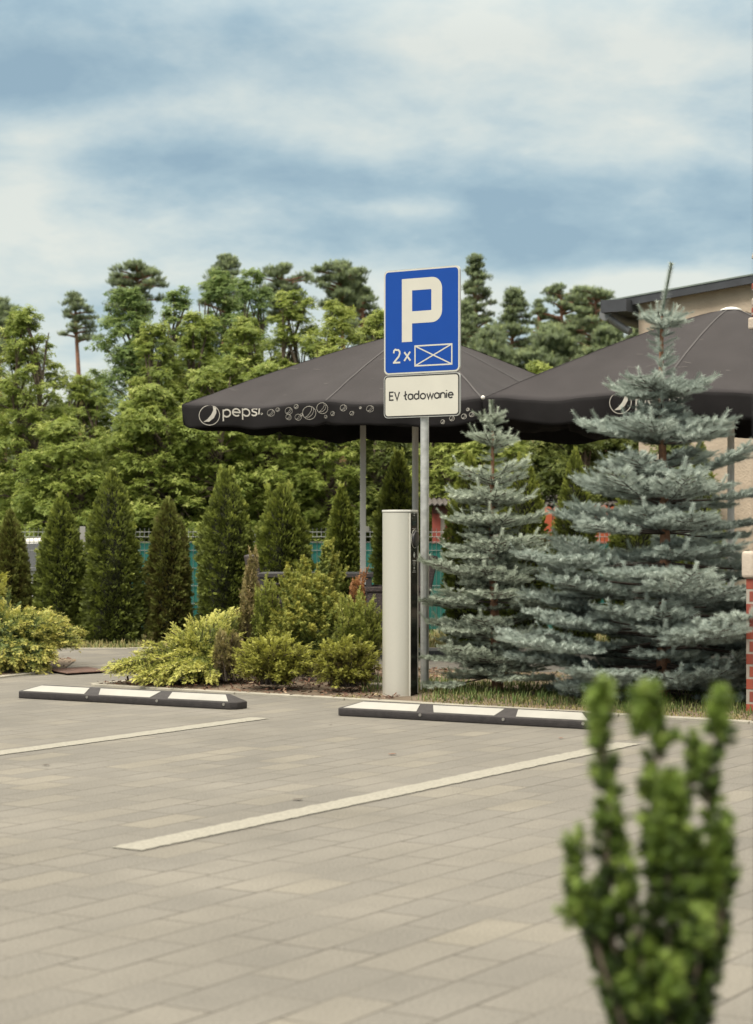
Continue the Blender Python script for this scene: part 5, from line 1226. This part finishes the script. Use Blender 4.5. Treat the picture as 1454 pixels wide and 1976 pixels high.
TREES = [ # px, top, half width, distance, label, colour, low
 (55, 578, 95, 29, 'fresh green tree with paired thin trunks at the left edge, pointed leader on top', 0),
 (-40, 640, 90, 31, 'yellowish green tree cut by the left edge of the photo', 2),
 (160, 715, 80, 31, 'lower green tree filling the dip left of the tall bluish tree', 0),
 (240, 540, 95, 32, 'tall bluish green tree above the tallest left arborvitae', 1),
 (345, 538, 66, 32, 'slim tree whose leafy leader stands alone left of the parasol corner', 1),
 (425, 503, 90, 34, 'dark bluish green tree with the highest crown left of the sign', 1),
 (490, 503, 72, 33, 'narrow tree with a twin-pointed top right of the highest crown', 1),
 (565, 545, 90, 32, 'broad fresh green tree above the left parasol slope', 0),
 (650, 566, 84, 31, 'yellowish tree below the flat-topped pine', 2),
 (725, 585, 62, 32, 'pale yellow-green tree just left of the sign', 2),
 (300, 610, 80, 30.5, 'fuller green tree in front of the slim leader tree', 0),
 (385, 590, 80, 31, 'green tree filling the gap below the highest crown, left side', 0),
 (470, 600, 85, 30.5, 'green tree filling the gap below the twin-pointed top', 0),
 (120, 800, 105, 28, 'low leafy tree in front at the left, over the second arborvitae', 0),
 (290, 735, 115, 28.5, 'rounded mid-green tree above the parasol corner height, left', 0),
 (405, 700, 95, 28.5, 'mid-green tree directly left of the parasol corner', 0),
 (520, 690, 105, 29, 'leafy tree behind the left parasol corner', 0),
 (640, 720, 100, 29, 'leafy tree behind the ridge of the left parasol', 0),
 (745, 800, 90, 29, 'dense green tree behind the sign post', 3),
 (860, 790, 85, 28, 'light green tree between sign post and small blue spruce', 2),
 (960, 700, 80, 33, 'bright yellow-green treetop in the dip between the two parasols', 2),
 (1045, 688, 80, 34, 'bright yellow-green treetop above the left slope of the right parasol', 2),
 (930, 840, 70, 27.5, 'lime green bush-like tree behind the small blue spruce', 2),
 (1095, 800, 110, 27, 'dark dense tree filling the space under the right parasol', 3),
 (1200, 810, 90, 27.5, 'dark tree behind the tall blue spruce trunk', 3),
 (1310, 840, 60, 22.2, 'dark shrub-like tree against the left end of the beige house', 3)]
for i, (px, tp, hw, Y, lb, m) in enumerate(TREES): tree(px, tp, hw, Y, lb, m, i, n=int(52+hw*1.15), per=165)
# undergrowth closes the view between the trunks
rng = np.random.default_rng(77); k = 9000; x = rng.uniform(-9, 11, k); P = np.stack([x, rng.uniform(30, 33, k), rng.uniform(0, 1, k)**1.2*(2.0+.5*np.sin(x*2.1)+.3*np.sin(x*5))], 1); m_ = (x < 3.2) | (P[:, 2] < 1.4); P = P[m_]; k = len(P)
tag(foliage('undergrowth', LEAF, P, rng.normal(0, 1, (k, 3)), rng.normal(0, .5, (k, 3))+np.array([0, -.3, 1]), rng.uniform(.10, .22, k), rng.uniform(.1, .6, k), DEC[3], None, rng), 'dark leafy undergrowth between the tree trunks behind the fence', 'undergrowth', kind='stuff')
def pine(px, top, hw, Y, bot, label, seed, flat=False, n=30):
    n = int(n*2.1)
    rng = np.random.default_rng(seed+900); x0 = (px-CX)*Y/F; c = np.array([x0, Y, -.5]); H = wz(top, Y); R = hw*Y/F; zb_ = wz(bot, Y)
    root = empty('pine_tree', c, label, 'tree', PING); st = MB(); ln = rng.normal(0, .01)
    ax = lambda z: np.array([x0+ln*(z)+.12*math.sin(z*.5+seed), Y, z]); zs = np.linspace(-.5, H-.3, 9); st.tube([ax(z) for z in zs], [.17*(1-.8*(z+.5)/(H+.5)) for z in zs], 8)
    P, D, Up, S, v = [], [], [], [], []
    for i in range(n):
        t = (i+rng.uniform(0, 1))/n; z = zb_+(H-zb_)*t; rr_ = R*(np.interp(t, [0, .3, .7, .9, 1], [.6, .9, 1, .8, .3]) if flat else np.interp(t, [0, .3, .6, .85, 1], [.95, 1, .7, .35, .05]))
        a = rng.uniform(0, 6.28); r = rr_*rng.uniform(.3, 1.15); q = ax(z)+np.array([r*math.cos(a), r*math.sin(a), r*rng.uniform(-.05, .25)]); st.tube([ax(z-.1*r), (ax(z)+q)/2, q], [.045, .03, .012], 5, False)
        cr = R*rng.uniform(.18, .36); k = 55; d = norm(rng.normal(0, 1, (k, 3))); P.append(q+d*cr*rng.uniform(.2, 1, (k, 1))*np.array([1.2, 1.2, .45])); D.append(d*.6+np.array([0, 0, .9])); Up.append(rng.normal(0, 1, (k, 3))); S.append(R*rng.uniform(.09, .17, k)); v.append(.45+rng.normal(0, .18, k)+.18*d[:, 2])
    st.build('trunk', PBARK, root)
    foliage('crown', PIN, np.vstack(P), np.vstack(D), np.vstack(Up), np.concatenate(S), np.concatenate(v), PNM, root, rng)
PINES = [
 (152, 570, 42, 62, 660, 'thin pine with a bare reddish trunk in the sky gap at the left', False, 12),
 (8, 582, 55, 66, 700, 'brownish pine crown at the left edge behind the fresh green tree', False, 28),
 (262, 514, 50, 60, 610, 'pine with a ragged dark crown above the tall bluish tree', True, 26),
 (428, 497, 45, 62, 600, 'dark pine crown above the highest tree left of the sign', False, 26),
 (545, 517, 48, 64, 620, 'rounded pine crown halfway between the highest tree and the sign', True, 26),
 (662, 513, 52, 62, 600, 'flat-topped pine standing out against the sky left of the sign', True, 26),
 (700, 560, 48, 68, 680, 'dark pine behind the pale tree at the left edge of the sign', False, 26),
 (926, 497, 42, 60, 720, 'tallest pine, just right of the sign', False, 40),
 (900, 590, 42, 56, 760, 'pine touching the right edge of the sign', False, 34),
 (992, 562, 46, 62, 740, 'pine directly right of the tallest one', False, 36),
 (1033, 580, 26, 70, 720, 'small pointed conifer between two wider pines', False, 26),
 (1076, 556, 44, 64, 740, 'domed pine above the dip between the parasols', True, 34),
 (1122, 562, 44, 66, 740, 'slender pine left of the house roof corner, second from the roof', False, 34),
 (1168, 562, 52, 62, 740, 'flat pine crown just left of the house roof corner', True, 34),
 (960, 640, 62, 52, 780, 'lower pine in front, between sign and parasol dip', False, 36),
 (1075, 640, 70, 52, 780, 'lower reddish-stemmed pine above the parasol dip', False, 40),
 (1170, 640, 66, 52, 800, 'lower pine just left of the house wall', False, 40),
 (1222, 610, 44, 58, 780, 'pine half hidden by the house gutter', False, 30)]
for i, (px, tp, hw, Y, bt, lb, fl, n_) in enumerate(PINES): pine(px, tp, hw, Y, bt, lb, i, fl, n_)
# far forest: reads as one mass
rng = np.random.default_rng(88); k = 26000; x = rng.uniform(-28, 30, k)*1.0; top = 6.6+.9*np.sin(x*.7)+.7*np.sin(x*1.9+1)+.4*np.sin(x*4.3); P = np.stack([x, rng.uniform(84, 92, k), rng.uniform(0, 1, k)**.8*top], 1)
tag(foliage('distant_forest', LEAF, P, rng.normal(0, 1, (k, 3)), rng.normal(0, .5, (k, 3))+np.array([0, -.3, 1]), rng.uniform(.3, .6, k), rng.uniform(.15, .7, k), DEC[3], None, rng), 'distant dark green pine forest behind all the trees', 'forest', kind='stuff')
